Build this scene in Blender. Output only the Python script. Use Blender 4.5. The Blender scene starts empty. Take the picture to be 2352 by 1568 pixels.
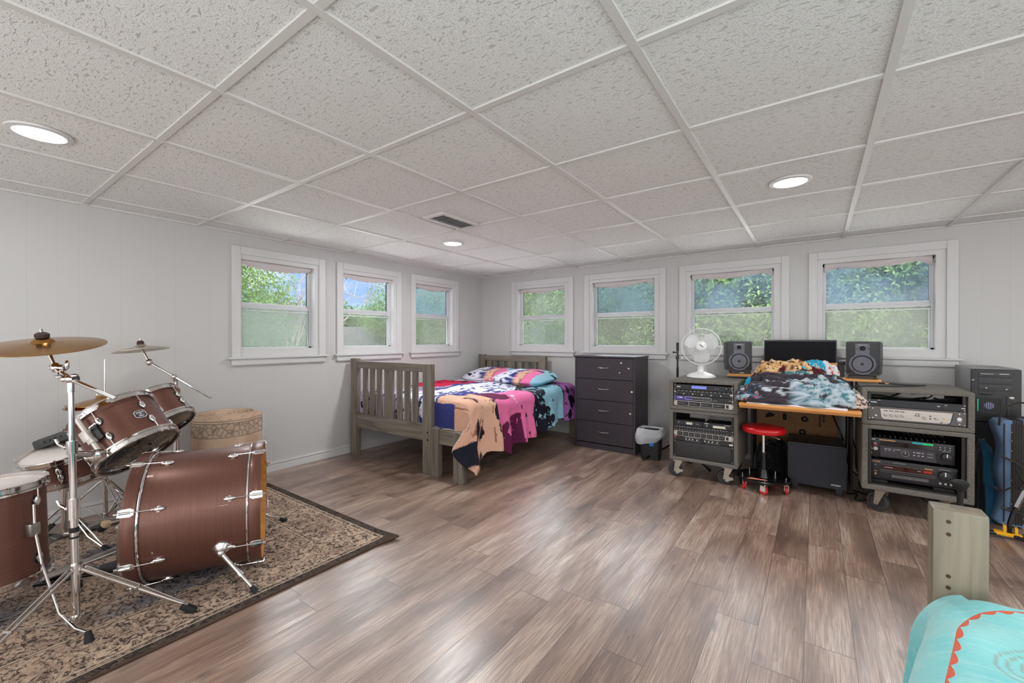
import bpy, bmesh, math, random
from mathutils import Vector, Matrix, noise
random.seed(7)
PI = math.pi
sc = bpy.context.scene
COL = bpy.context.scene.collection
def lin(c):
    return tuple(((v/255)/12.92 if v/255 <= .04045 else ((v/255+.055)/1.055)**2.4) for v in c[:3]) + (1.0,)
# ---------------------------------------------------------------- camera
Cp = Vector((3.7079, -4.4571, 1.1091))
Fv = Vector((-.58378, .81189, -.00513)).normalized(); Rv = Vector((.811905, .583789, 0)).normalized(); Uv = Rv.cross(Fv)
cam = bpy.data.cameras.new('camera'); camo = bpy.data.objects.new('camera', cam); COL.objects.link(camo)
camo.matrix_world = Matrix(((Rv.x, Uv.x, -Fv.x, Cp.x), (Rv.y, Uv.y, -Fv.y, Cp.y), (Rv.z, Uv.z, -Fv.z, Cp.z), (0, 0, 0, 1)))
cam.sensor_width = 36; cam.lens = 971.8/2352*36; cam.clip_start = .02; cam.clip_end = 300
sc.camera = camo
# ---------------------------------------------------------------- world, sun, exposure
w = bpy.data.worlds.new('sky'); sc.world = w; w.use_nodes = True
nt = w.node_tree; nt.nodes.clear()
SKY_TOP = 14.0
def wn(t, **k):
    n = nt.nodes.new(t)
    for a, b in k.items(): setattr(n, a, b)
    return n
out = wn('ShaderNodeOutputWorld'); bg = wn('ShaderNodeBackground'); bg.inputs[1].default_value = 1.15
geo = wn('ShaderNodeTexCoord'); sep = wn('ShaderNodeSeparateXYZ'); nt.links.new(geo.outputs['Generated'], sep.inputs[0])
rmp = wn('ShaderNodeValToRGB'); e = rmp.color_ramp.elements
e[0].position = 0; e[0].color = lin((120, 135, 110)); e[1].position = 1; e[1].color = lin((238, 238, 238))
for p, c in ((.49, (140, 150, 125)), (.5, (190, 215, 245)), (.60, (120, 170, 240)), (.70, (232, 234, 238))):
    q = e.new(p); q.color = lin(c)
mp = wn('ShaderNodeMapRange'); mp.inputs[1].default_value = -1; mp.inputs[2].default_value = 1
nt.links.new(sep.outputs[2], mp.inputs[0]); nt.links.new(mp.outputs[0], rmp.inputs[0])
mpp = wn('ShaderNodeMapping'); mpp.inputs['Scale'].default_value = (1, 1, 4.5); nt.links.new(geo.outputs['Generated'], mpp.inputs[0])
nz = wn('ShaderNodeTexNoise'); nz.inputs['Scale'].default_value = 4.2; nz.inputs['Detail'].default_value = 7; nt.links.new(mpp.outputs[0], nz.inputs['Vector'])
cr = wn('ShaderNodeValToRGB'); cr.color_ramp.elements[0].position = .50; cr.color_ramp.elements[1].position = .66
nt.links.new(nz.outputs[0], cr.inputs[0])
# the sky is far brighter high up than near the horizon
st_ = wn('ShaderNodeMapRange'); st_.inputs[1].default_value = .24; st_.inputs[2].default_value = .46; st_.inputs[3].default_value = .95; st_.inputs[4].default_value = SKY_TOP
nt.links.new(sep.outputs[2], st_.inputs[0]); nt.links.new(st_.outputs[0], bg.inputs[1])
mx = wn('ShaderNodeMixRGB'); mx.inputs[2].default_value = lin((235, 240, 250))
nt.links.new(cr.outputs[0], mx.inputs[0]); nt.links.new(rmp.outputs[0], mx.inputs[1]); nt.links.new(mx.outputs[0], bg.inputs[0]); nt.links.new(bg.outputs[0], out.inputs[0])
sl = bpy.data.lights.new('sun', 'SUN'); sl.energy = 1.1; sl.angle = .02; sl.color = (1, .95, .85)
so = bpy.data.objects.new('sun', sl); COL.objects.link(so)
so.rotation_euler = Vector((-.55, .62, -.9)).to_track_quat('-Z', 'Y').to_euler()
sc.view_settings.view_transform = 'Standard'; sc.view_settings.look = 'None'; sc.view_settings.gamma = 1; sc.view_settings.use_curve_mapping = False
sc.view_settings.exposure = 0.38
CAN_W = 5.0          # watts of each recessed ceiling lamp
FILL_W = 20.0         # watts of each unseen fill lamp added on the walls behind the camera
def area(name, loc, d, sx, sy, en, col, shape='RECTANGLE'):
    l = bpy.data.lights.new(name, 'AREA'); l.shape = shape; l.size = sx; l.size_y = sy; l.energy = en; l.color = col
    o = bpy.data.objects.new(name, l); COL.objects.link(o); o.location = loc; o.rotation_euler = Vector(d).to_track_quat('-Z', 'Y').to_euler(); return o
for k, (loc, d) in enumerate((((1.9, -7.74, 1.1), (0, 1, 0)), ((5.2, -7.74, 1.1), (0, 1, 0)), ((7.14, -5.6, 1.1), (-1, 0, 0)), ((7.14, -2.4, 1.1), (-1, 0, 0)))):
    area('window_daylight', loc, d, 2.6, 1.3, FILL_W, (.93, .97, 1))  # added fill lights on blank walls; no windows are built there
area('uplighter', (5.3, -6.2, .45), (0, 0, 1), 2.6, 2.2, 98.0, (.92, .97, 1)); area('uplighter', (1.6, -6.6, .45), (0, 0, 1), 1.6, 1.2, 26.0, (.92, .97, 1))  # unseen upward fill lights added to brighten the ceiling, no fixture there
# ---------------------------------------------------------------- materials
MATS = {}
def mat(name, c=(128, 128, 128), rough=.5, metal=0, coat=0, spec=.5, emit=None, es=1.0, alpha=None):
    if name in MATS: return MATS[name]
    m = bpy.data.materials.new(name); m.use_nodes = True; b = m.node_tree.nodes['Principled BSDF']
    b.inputs['Base Color'].default_value = lin(c); b.inputs['Roughness'].default_value = rough; b.inputs['Metallic'].default_value = metal
    b.inputs['Coat Weight'].default_value = coat; b.inputs['Specular IOR Level'].default_value = spec
    if emit: b.inputs['Emission Color'].default_value = lin(emit); b.inputs['Emission Strength'].default_value = es
    MATS[name] = m; return m
class NT:
    """tiny node helper"""
    def __init__(s, m): s.t = m.node_tree; s.b = s.t.nodes.get('Principled BSDF')
    def n(s, ty, ins=None, **k):
        q = s.t.nodes.new(ty)
        for a, b in k.items(): setattr(q, a, b)
        for a, b in (ins or {}).items():
            if isinstance(b, bpy.types.NodeSocket): s.t.links.new(b, q.inputs[a])
            else: q.inputs[a].default_value = b
        return q
    def l(s, a, b): s.t.links.new(a, b)
    def co(s, scale=(1, 1, 1), src='Object', rot=(0, 0, 0)):
        c = s.n('ShaderNodeTexCoord'); return s.n('ShaderNodeMapping', {'Vector': c.outputs[src], 'Scale': scale, 'Rotation': rot}).outputs[0]
    def noise(s, v, sc_, det=4, dist=0, rough=.5): return s.n('ShaderNodeTexNoise', {'Vector': v, 'Scale': sc_, 'Detail': det, 'Distortion': dist, 'Roughness': rough}).outputs[0]
    def ramp(s, f, stops):
        r = s.n('ShaderNodeValToRGB', {'Fac': f}); e = r.color_ramp.elements
        while len(e) < len(stops): e.new(.5)
        for k, (p, c) in enumerate(stops):
            e[k].position = p; e[k].color = lin(c) if len(c) == 3 else c
        return r.outputs[0]
    def mix(s, f, a, b, mode='MIX'):
        q = s.n('ShaderNodeMix', data_type='RGBA', blend_type=mode)
        for k, v in ((0, f), (6, a), (7, b)):
            if isinstance(v, bpy.types.NodeSocket): s.l(v, q.inputs[k])
            else: q.inputs[k].default_value = lin(v) if (k and len(v) == 3) else v
        return q.outputs[2]
    def math(s, op, a, b=0, c=0, clamp=False):
        q = s.n('ShaderNodeMath', operation=op, use_clamp=clamp)
        for k, v in enumerate((a, b, c)):
            if isinstance(v, bpy.types.NodeSocket): s.l(v, q.inputs[k])
            else: q.inputs[k].default_value = v
        return q.outputs[0]
    def bump(s, h, st=.3, d=.01):
        q = s.n('ShaderNodeBump', {'Height': h, 'Strength': st, 'Distance': d}); s.l(q.outputs[0], s.b.inputs['Normal'])
    def color(s, o): s.l(o, s.b.inputs['Base Color'])
    def rough(s, o): s.l(o, s.b.inputs['Roughness'])
BW = lambda v: (v, v, v, 1)
# floor: laminate planks 0.147 x 1.22 m running along y
mf = mat('laminate', (120, 95, 82), .3); N = NT(mf)
tc = N.n('ShaderNodeTexCoord'); xyz = N.n('ShaderNodeSeparateXYZ', {0: tc.outputs['Object']})
xi = N.math('DIVIDE', xyz.outputs[0], .147); xf = N.math('FLOOR', xi); fx = N.math('FRACT', xi)
wnx = N.n('ShaderNodeTexWhiteNoise', {'W': xf}, noise_dimensions='1D')
yi = N.math('ADD', N.math('DIVIDE', xyz.outputs[1], .92), N.math('MULTIPLY', wnx.outputs[0], 7.3)); yf = N.math('FLOOR', yi); fy = N.math('FRACT', yi)
idv = N.n('ShaderNodeCombineXYZ', {0: xf, 1: yf, 2: 0.0}); wn2 = N.n('ShaderNodeTexWhiteNoise', {'Vector': idv.outputs[0]}, noise_dimensions='3D')
offs = N.n('ShaderNodeVectorMath', {0: wn2.outputs[1], 1: (37, 37, 37)}, operation='MULTIPLY'); pc = N.n('ShaderNodeVectorMath', {0: tc.outputs['Object'], 1: offs.outputs[0]}, operation='ADD').outputs[0]
def mapv(v, s): return N.n('ShaderNodeMapping', {'Vector': v, 'Scale': s}).outputs[0]
big = N.noise(mapv(pc, (7, 1.6, 1)), 1, 3, .4)
cc_ = N.ramp(big, [(.28, (86, 68, 60)), (.41, (138, 113, 98)), (.56, (176, 148, 130)), (.72, (214, 192, 174))])
ring = N.n('ShaderNodeTexWave', {'Vector': mapv(pc, (9, 1.1, 1)), 'Scale': 1.6, 'Distortion': 9.0, 'Detail': 2.0, 'Detail Scale': 1.0}, wave_type='RINGS').outputs[1]
grain = N.noise(mapv(pc, (170, 6, 1)), 1, 4, .6, .6)
cc_ = N.mix(N.math('MULTIPLY', ring, .16), cc_, (170, 140, 122))
cc_ = N.mix(N.ramp(grain, [(.42, BW(.55)), (.6, BW(0))]), cc_, (98, 76, 66))
cc_ = N.mix(N.ramp(grain, [(.58, BW(0)), (.75, BW(.45))]), cc_, (206, 180, 162))
knot = N.noise(mapv(pc, (10, 5, 1)), 1, 2)
cc_ = N.mix(N.ramp(knot, [(.66, BW(0)), (.78, BW(.8))]), cc_, (66, 54, 52))
cc_ = N.mix(N.math('MULTIPLY', wn2.outputs[0], .34), cc_, (112, 86, 72))
gx = N.math('MINIMUM', fx, N.math('SUBTRACT', 1, fx)); gy = N.math('MINIMUM', fy, N.math('SUBTRACT', 1, fy))
seam = N.math('MAXIMUM', N.math('LESS_THAN', gx, .008), N.math('LESS_THAN', gy, .0018))
cc_ = N.mix(N.math('MULTIPLY', seam, .75), cc_, (52, 38, 32)); N.color(cc_)
N.rough(N.ramp(N.noise(mapv(pc, (30, 4, 1)), 1, 3), [(.3, BW(.27)), (.7, BW(.42))]))
N.bump(N.math('SUBTRACT', N.math('MULTIPLY', grain, .15), seam), .25, .003); N.b.inputs['Specular IOR Level'].default_value = .9; N.b.inputs['Coat Weight'].default_value = .5; N.b.inputs['Coat Roughness'].default_value = .34; N.b.inputs['Coat IOR'].default_value = 1.45
# white paneled wall
def wallmat(name, axis, seams):
    m = mat(name, (196, 194, 192), .42); n = NT(m); x = n.n('ShaderNodeSeparateXYZ', {0: n.n('ShaderNodeTexCoord').outputs['Object']}).outputs[axis]
    tot = None
    for s_ in seams:
        g = n.n('ShaderNodeMapRange', {0: n.math('ABSOLUTE', n.math('SUBTRACT', x, s_)), 1: .0, 2: .0045, 3: 1.0, 4: 0.0}).outputs[0]
        tot = g if tot is None else n.math('MAXIMUM', tot, g)
    n.color(n.mix(n.math('MULTIPLY', tot, .10), (196, 194, 192), (140, 137, 135)))
    n.bump(n.math('SUBTRACT', n.math('MULTIPLY', n.noise(n.co((1, 1, 1)), 6, 2), .3), tot), .12, .002); return m
seL = [-4.107, -3.984, -3.893, -3.7, -3.52, -3.408, -3.2, -2.99, -2.738, -2.25, -2.2, -1.5, -1.3, -.874, -.455, -.32, -.18, -5.0, -5.5]
seR = [.14, .3, .455, 1.46, 2.03, 2.498, 3.05, 3.594, 4.1, 4.677, 4.813, 5.1, 5.6, 6.2]
m_wl = wallmat('wall_panel_left', 1, seL); m_wr = wallmat('wall_panel_right', 0, seR); m_wp = mat('wall_paint', (205, 203, 202), .45)
m_trim = mat('white_trim', (208, 206, 205), .38); m_alu = mat('white_aluminium', (205, 205, 208), .4, .1)
# ceiling tile
mc = mat('ceiling_tile', (200, 196, 192), .9, spec=.2); N = NT(mc)
v = N.co((1, 1, 1)); wrp = N.n('ShaderNodeTexNoise', {'Vector': v, 'Scale': 14.0, 'Detail': 2.0}).outputs[1]
vv = N.n('ShaderNodeVectorMath', {0: wrp, 1: (.035, .035, .0)}, operation='MULTIPLY').outputs[0]; vv = N.n('ShaderNodeVectorMath', {0: v, 1: vv}, operation='ADD').outputs[0]
f1 = N.noise(N.n('ShaderNodeMapping', {'Vector': vv, 'Scale': (38, 120, 1)}).outputs[0], 1, 1.5)
f1 = N.ramp(f1, [(.615, BW(0)), (.66, BW(1))])
f2 = N.noise(N.n('ShaderNodeMapping', {'Vector': vv, 'Scale': (190, 260, 1)}).outputs[0], 1, 1); f2 = N.ramp(f2, [(.57, BW(0)), (.65, BW(.75))])
ff = N.math('MAXIMUM', f1, f2); N.color(N.mix(N.math('MULTIPLY', ff, .45), (232, 231, 229), (132, 129, 126))); N.bump(N.math('MULTIPLY', ff, -1), .5, .003)
m_grid = mat('ceiling_grid_white', (212, 209, 206), .45)
# greyed wood of the bed
def woodmat(name, c1, c2, c3, along=2, rough=.5, sc_=1):
    m = mat(name, c2, rough); n = NT(m); s_ = [14*sc_]*3; s_[along] = 1.1*sc_
    v = n.co(tuple(s_)); g = n.noise(v, 1.6, 5, 1.2); s2 = [130*sc_]*3; s2[along] = 4*sc_; g2 = n.noise(n.co(tuple(s2)), 1, 3)
    c = n.ramp(g, [(.3, c1), (.5, c2), (.72, c3)]); c = n.mix(n.ramp(g2, [(.5, BW(0)), (.7, BW(.35))]), c, c1); n.color(c); n.bump(g2, .12, .002); return m
m_bedz = woodmat('grey_stained_pine_vertical', (86, 79, 70), (118, 110, 98), (138, 130, 117), 2)
m_bedx = woodmat('grey_stained_pine_along_x', (88, 81, 72), (122, 114, 102), (142, 134, 121), 0)
m_bedy = woodmat('grey_stained_pine_along_y', (88, 81, 72), (122, 114, 102), (142, 134, 121), 1)
m_post = woodmat('greenish_grey_pine', (108, 98, 82), (130, 119, 101), (146, 134, 115), 2, .45)
m_orange = woodmat('honey_board', (196, 130, 62), (214, 148, 76), (226, 164, 92), 0, .35, .6)
m_chrome = mat('chrome', (225, 222, 220), .09, 1); m_steel = mat('satin_steel', (170, 166, 160), .3, 1); m_black = mat('black_plastic', (24, 24, 26), .45)
m_blackm = mat('black_metal', (18, 18, 20), .3, .3, coat=.3); m_rubber = mat('black_rubber', (28, 27, 27), .75); m_dark = mat('charcoal_plastic', (52, 51, 54), .5)
m_white = mat('white_plastic', (225, 224, 222), .3); m_silver = mat('silver_panel', (196, 188, 180), .35, .35)
m_shell = mat('satin_walnut_shell', (106, 68, 56), .3, .45, coat=.1); N = NT(m_shell)
N.color(N.mix(N.noise(N.co((1, 1, 60)), 6, 3), (92, 58, 48), (122, 82, 70))); N.rough(N.ramp(N.noise(N.co((1, 1, 150)), 4, 2), [(.3, BW(.3)), (.7, BW(.42))]))
m_shelli = woodmat('shell_inside_birch', (196, 130, 58), (214, 150, 74), (224, 164, 92), 0, .3)
m_headw = mat('coated_head', (232, 222, 216), .45); m_headd = mat('clear_dark_head', (22, 22, 30), .06, 0, coat=1)
m_brass = mat('cymbal_bronze', (176, 128, 62), .22, 1); N = NT(m_brass)
cx_ = N.n('ShaderNodeTexCoord').outputs['Object']; ln_ = N.n('ShaderNodeVectorMath', {0: cx_}, operation='LENGTH').outputs['Value']
gr_ = N.noise(N.n('ShaderNodeCombineXYZ', {0: N.math('MULTIPLY', ln_, 420)}).outputs[0], 1, 2); N.bump(gr_, .25, .001); N.color(N.mix(gr_, (150, 104, 46), (196, 148, 84)))
m_brassl = mat('pale_cymbal', (196, 186, 170), .28, 1)
# carpeted rack covering
m_carpet = mat('grey_carpet_covering', (98, 93, 86), .95, spec=.1); N = NT(m_carpet)
g1 = N.noise(N.co(), 620, 3, 0, .65); N.color(N.ramp(g1, [(.32, (62, 59, 55)), (.5, (106, 101, 95)), (.70, (162, 157, 150))])); N.bump(g1, .6, .002)
# ---------------------------------------------------------------- mesh helpers
class MB:
    def __init__(s): s.bm = bmesh.new()
    def _mark(s, vs, mi):
        if mi:
            for f in {f for v_ in vs for f in v_.link_faces}: f.material_index = mi
    def box(s, c, d, bev=0, M=None, mi=0, seg=2):
        X = Matrix.Translation(c) @ Matrix.Diagonal((d[0], d[1], d[2], 1))
        if M is not None: X = M @ X
        r = bmesh.ops.create_cube(s.bm, size=1, matrix=X); vs = r['verts']
        s._mark(vs, mi)
        if bev:
            es = list({e for v_ in vs for e in v_.link_edges}); bmesh.ops.bevel(s.bm, geom=es, offset=bev, segments=seg, affect='EDGES', profile=.6, clamp_overlap=True)
        return s
    def b2(s, x0, x1, y0, y1, z0, z1, bev=0, **k): return s.box(((x0+x1)/2, (y0+y1)/2, (z0+z1)/2), (abs(x1-x0), abs(y1-y0), abs(z1-z0)), bev, **k)
    def cyl(s, p0, p1, r0, r1=None, seg=20, mi=0):
        p0 = Vector(p0); p1 = Vector(p1); d = p1-p0; q = d.to_track_quat('Z', 'Y').to_matrix().to_4x4()
        r = bmesh.ops.create_cone(s.bm, cap_ends=True, segments=seg, radius1=r0, radius2=r0 if r1 is None else r1, depth=d.length, matrix=Matrix.Translation((p0+p1)/2) @ q); s._mark(r['verts'], mi); return s
    def sph(s, c, r, sc_=(1, 1, 1), M=None, seg=16, mi=0):
        X = Matrix.Translation(c) @ Matrix.Diagonal((*sc_, 1))
        if M is not None: X = M @ X
        q = bmesh.ops.create_uvsphere(s.bm, u_segments=seg, v_segments=max(6, seg//2), radius=r, matrix=X); s._mark(q['verts'], mi); return s
    def lathe(s, prof, M=None, seg=48, close=False, mi=0):
        M = M or Matrix(); rings = []
        for r, z in prof:
            if r < 1e-6: rings.append([s.bm.verts.new(M @ Vector((0, 0, z)))])
            else: rings.append([s.bm.verts.new(M @ Vector((r*math.cos(2*PI*k/seg), r*math.sin(2*PI*k/seg), z))) for k in range(seg)])
        pr = list(zip(rings, rings[1:])) + ([(rings[-1], rings[0])] if close else [])
        for a, b in pr:
            for k in range(seg):
                k2 = (k+1) % seg
                if len(a) == 1 and len(b) == 1: continue
                if len(a) == 1: f = s.bm.faces.new((a[0], b[k2], b[k]))
                elif len(b) == 1: f = s.bm.faces.new((a[k], a[k2], b[0]))
                else: f = s.bm.faces.new((a[k], a[k2], b[k2], b[k]))
                f.material_index = mi
        return s
    def ring(s, M, R, r, seg=48, rs=10, mi=0):
        return s.lathe([(R+r*math.cos(2*PI*k/rs), r*math.sin(2*PI*k/rs)) for k in range(rs)], M, seg, True, mi)
    def tube(s, pts, r, seg=8, closed=False, mi=0, flat=1.0):
        P_ = [Vector(p) for p in pts]; n = len(P_); rings = []; up = None
        for i in range(n):
            a = P_[i-1] if i or closed else P_[i]; b = P_[(i+1) % n] if i < n-1 or closed else P_[i]
            t = (b-a).normalized()
            if up is None: up = Vector((0, 0, 1)) if abs(t.z) < .9 else Vector((1, 0, 0))
            sd = t.cross(up).normalized(); up = sd.cross(t).normalized(); rr = r[i] if isinstance(r, (list, tuple)) else r
            rings.append([s.bm.verts.new(P_[i]+sd*rr*math.cos(2*PI*k/seg)+up*rr*flat*math.sin(2*PI*k/seg)) for k in range(seg)])
        for a, b in list(zip(rings, rings[1:])) + ([(rings[-1], rings[0])] if closed else []):
            for k in range(seg):
                f = s.bm.faces.new((a[k], a[(k+1) % seg], b[(k+1) % seg], b[k])); f.material_index = mi
        if not closed:
            for q in (rings[0], rings[-1]):
                f = s.bm.faces.new(q); f.material_index = mi
        return s
    def prism(s, pts, M, t, mi=0, bev=0):
        """pts in local xy, thickness t along local z"""
        a = [s.bm.verts.new(M @ Vector((p[0], p[1], 0))) for p in pts]; b = [s.bm.verts.new(M @ Vector((p[0], p[1], t))) for p in pts]
        n = len(pts); fs = [s.bm.faces.new(a), s.bm.faces.new(b)] + [s.bm.faces.new((a[k], a[(k+1) % n], b[(k+1) % n], b[k])) for k in range(n)]
        for f in fs: f.material_index = mi
        if bev: bmesh.ops.bevel(s.bm, geom=list({e for f in fs[:2] for e in f.edges}), offset=bev, segments=2, affect='EDGES')
        return s
    def grid(s, nu, nv, fn, wrap=False):
        g = [[s.bm.verts.new(fn(i/nu, j/nv)) for j in range(nv+(0 if wrap else 1))] for i in range(nu+1)]
        for i in range(nu):
            for j in range(nv):
                j2 = (j+1) % nv if wrap else j+1
                s.bm.faces.new((g[i][j], g[i+1][j], g[i+1][j2], g[i][j2]))
        return s
    def build(s, name, m, parent=None, smooth=True, world=False, colf=None, kind=None):
        me = bpy.data.meshes.new(name); bmesh.ops.recalc_face_normals(s.bm, faces=s.bm.faces[:])
        if colf:
            lay = s.bm.verts.layers.float_color.new('Col')
            for v_ in s.bm.verts: v_[lay] = colf(v_.co)
        if world and parent is not None: bmesh.ops.transform(s.bm, matrix=parent.matrix_basis.inverted(), verts=s.bm.verts[:])
        if smooth:
            for f in s.bm.faces: f.smooth = True
            for e_ in s.bm.edges:
                if len(e_.link_faces) == 2 and e_.calc_face_angle(0) > .62: e_.smooth = False
        s.bm.to_mesh(me); s.bm.free()
        for q in (m if isinstance(m, (list, tuple)) else [m]): me.materials.append(q)
        o = bpy.data.objects.new(name, me); COL.objects.link(o)
        if parent is not None: o.parent = parent
        if kind: o['kind'] = kind
        return o
def thing(name, label, cat, loc=(0, 0, 0), rz=0, group=None, M=None):
    o = bpy.data.objects.new(name, None); COL.objects.link(o); o.empty_display_size = .05
    o.matrix_basis = M if M is not None else Matrix.Translation(loc) @ Matrix.Rotation(rz, 4, 'Z')
    o['label'] = label; o['category'] = cat
    if group: o['group'] = group
    return o
def tag(o, label, cat, group=None):
    o['label'] = label; o['category'] = cat
    if group: o['group'] = group
    return o
def struct(o): o['kind'] = 'structure'; return o
def dup(o, M=None, parent=None, loc=None, **props):
    c = o.copy(); COL.objects.link(c)
    if parent is not None: c.parent = parent
    if M is not None: c.matrix_basis = M
    if loc is not None: c.location = loc
    for k, v_ in props.items(): c[k] = v_
    for ch in [q for q in o.children]: 
        d = ch.copy(); COL.objects.link(d); d.parent = c
        for g in ch.children:
            h = g.copy(); COL.objects.link(h); h.parent = d
    return c
def text(s, size, M, m, parent, name='lettering', bold=0, ext=.0004, align='LEFT', sx=1.0):
    cu = bpy.data.curves.new(name, 'FONT'); cu.body = s; cu.size = size; cu.extrude = ext; cu.offset = bold; cu.align_x = align; cu.resolution_u = 2
    tmp = bpy.data.objects.new('tmp', cu); COL.objects.link(tmp); dg = bpy.context.evaluated_depsgraph_get(); dg.update()
    me = bpy.data.meshes.new_from_object(tmp.evaluated_get(dg)); bpy.data.objects.remove(tmp); bpy.data.curves.remove(cu)
    me.transform(M @ Matrix.Diagonal((sx, 1, 1, 1))); me.materials.clear(); me.materials.append(m); me.name = name
    o = bpy.data.objects.new(name, me); COL.objects.link(o); o.parent = parent; return o
def FR(x, y, z):  # frame whose local xy lies in a plane facing -y (x right, y up, z out of the front)
    return Matrix(((1, 0, 0, x), (0, 0, -1, y), (0, 1, 0, z), (0, 0, 0, 1)))
def axis_frame(c, n, ref=(0, 0, 1)):
    n = Vector(n).normalized(); a = Vector(ref).cross(n)
    if a.length < 1e-4: a = Vector((1, 0, 0))
    a.normalize(); b = n.cross(a)
    return Matrix(((a.x, b.x, n.x, c[0]), (a.y, b.y, n.y, c[1]), (a.z, b.z, n.z, c[2]), (0, 0, 0, 1)))
nz3 = lambda x, y, z=0: noise.noise(Vector((x, y, z)))
H = 1.946
# ================================================================ STRUCTURE
XR, YB = 7.2, -7.8
struct(MB().b2(-.2, XR+.1, YB-.1, .2, -.1, 0).build('floor', mf, smooth=False))
ce = struct(MB().b2(-.2, XR+.1, YB-.1, .2, H+.006, H+.12).build('ceiling', mc, smooth=False))
g = MB()
gx0, gy0, gp = 2.674-.6096*4, -.2606, .602
def tee(a): g.b2(*a)
i = 0
ys = [gy0-gp*k for k in range(13)]; xs = [gx0+.6096*k for k in range(12)]
for k, x in enumerate(xs): g.b2(x-.0125, x+.0125, YB, 0, H-.002, H+.008)
for y in ys:
    for k in range(len(xs)+1):
        a = xs[k-1]+.0125 if k else 0; b = xs[k]-.0125 if k < len(xs) else XR
        g.b2(a, b, y-.0125, y+.0125, H-.0008, H+.008)
g.b2(0, .018, YB, 0, H-.004, H+.008); g.b2(.018, XR, -.018, 0, H-.004, H+.008)
gg = g.build('ceiling_grid', m_grid, ce, smooth=False)
ZS, ZC, ZO0, ZO1 = .965, 1.845, 1.032, 1.748
LW = [(-3.056, -2.283), (-2.165, -1.398), (-1.258, -.487)]
RW = [(.505, 1.397), (1.537, 2.455), (2.588, 3.516), (3.653, 4.556)]
TH = .15
def wall(name, openings, u0, u1, conv, m):
    b = MB(); cuts = sorted(openings)
    def bx(a, c, z0, z1): b.b2(*conv(a, c), z0, z1)
    bx(u0, u1, 0, ZS-.0); bx(u0, u1, ZC-.04, H+.01)
    p = u0
    for a, c in cuts: bx(p, a+.05, ZS, ZC-.04); p = c-.05
    bx(p, u1, ZS, ZC-.04); return struct(b.build(name, m, smooth=False))
wall('wall_left', LW, YB, TH, lambda a, c: (-TH, 0, a, c), m_wl)
wall('wall_back', RW, 0, XR, lambda a, c: (a, c, 0, TH), m_wr)
struct(MB().b2(-TH, XR+.1, YB-.1, YB, 0, H+.01).build('wall_front', m_wp, smooth=False))
struct(MB().b2(XR, XR+.1, YB, TH, 0, H+.01).build('wall_right', m_wp, smooth=False))
def base(name, conv, u0, u1):
    b = MB()
    b.b2(*conv(u0, u1, .012), 0, .082); b.b2(*conv(u0, u1, .016), 0, .055, .004); b.b2(*conv(u0, u1, .02), .066, .074, .003)
    struct(b.build(name, m_trim, smooth=False))
base('baseboard_left', lambda a, c, d: (0, d, a, c), YB, 0); base('baseboard_back', lambda a, c, d: (a, c, -d, 0), .02, XR)
# glass pane material: dusty, fogged panes
def panemat(name, tint, f0, f1, seed):
    m = bpy.data.materials.new(name); m.use_nodes = True; n = NT(m); n.t.nodes.remove(n.b); out = n.t.nodes['Material Output']
    tr = n.n('ShaderNodeBsdfTransparent', {0: (.97, .98, .98, 1)}).outputs[0]
    tl = n.n('ShaderNodeBsdfTranslucent', {0: lin(tint)}).outputs[0]; df = n.n('ShaderNodeBsdfDiffuse', {0: lin(tint)}).outputs[0]
    hz = n.n('ShaderNodeMixShader', {0: .4, 1: tl, 2: df}).outputs[0]
    v = n.n('ShaderNodeMapping', {'Vector': n.n('ShaderNodeTexCoord').outputs['Object'], 'Location': (seed*3.1, seed*1.7, 0)}).outputs[0]
    f = n.n('ShaderNodeMapRange', {0: n.noise(v, 2.6, 2), 1: .38, 2: .62, 3: f0, 4: f1}).outputs[0]
    f = n.math('ADD', f, n.math('MULTIPLY', n.ramp(n.noise(v, 40, 3), [(.6, BW(0)), (.75, BW(1))]), .06))
    mix = n.n('ShaderNodeMixShader', {0: f, 1: tr, 2: hz}).outputs[0]
    gl = n.n('ShaderNodeBsdfGlossy', {0: (1, 1, 1, 1), 1: .02}).outputs[0]; fr = n.n('ShaderNodeFresnel', {0: 1.35}).outputs[0]
    n.l(n.n('ShaderNodeMixShader', {0: fr, 1: mix, 2: gl}).outputs[0], out.inputs[0]); return m
m_fab = mat('awning_fabric', (206, 198, 196), .85); m_clip = mat('brass_clip', (90, 76, 62), .4, .6)
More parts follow.
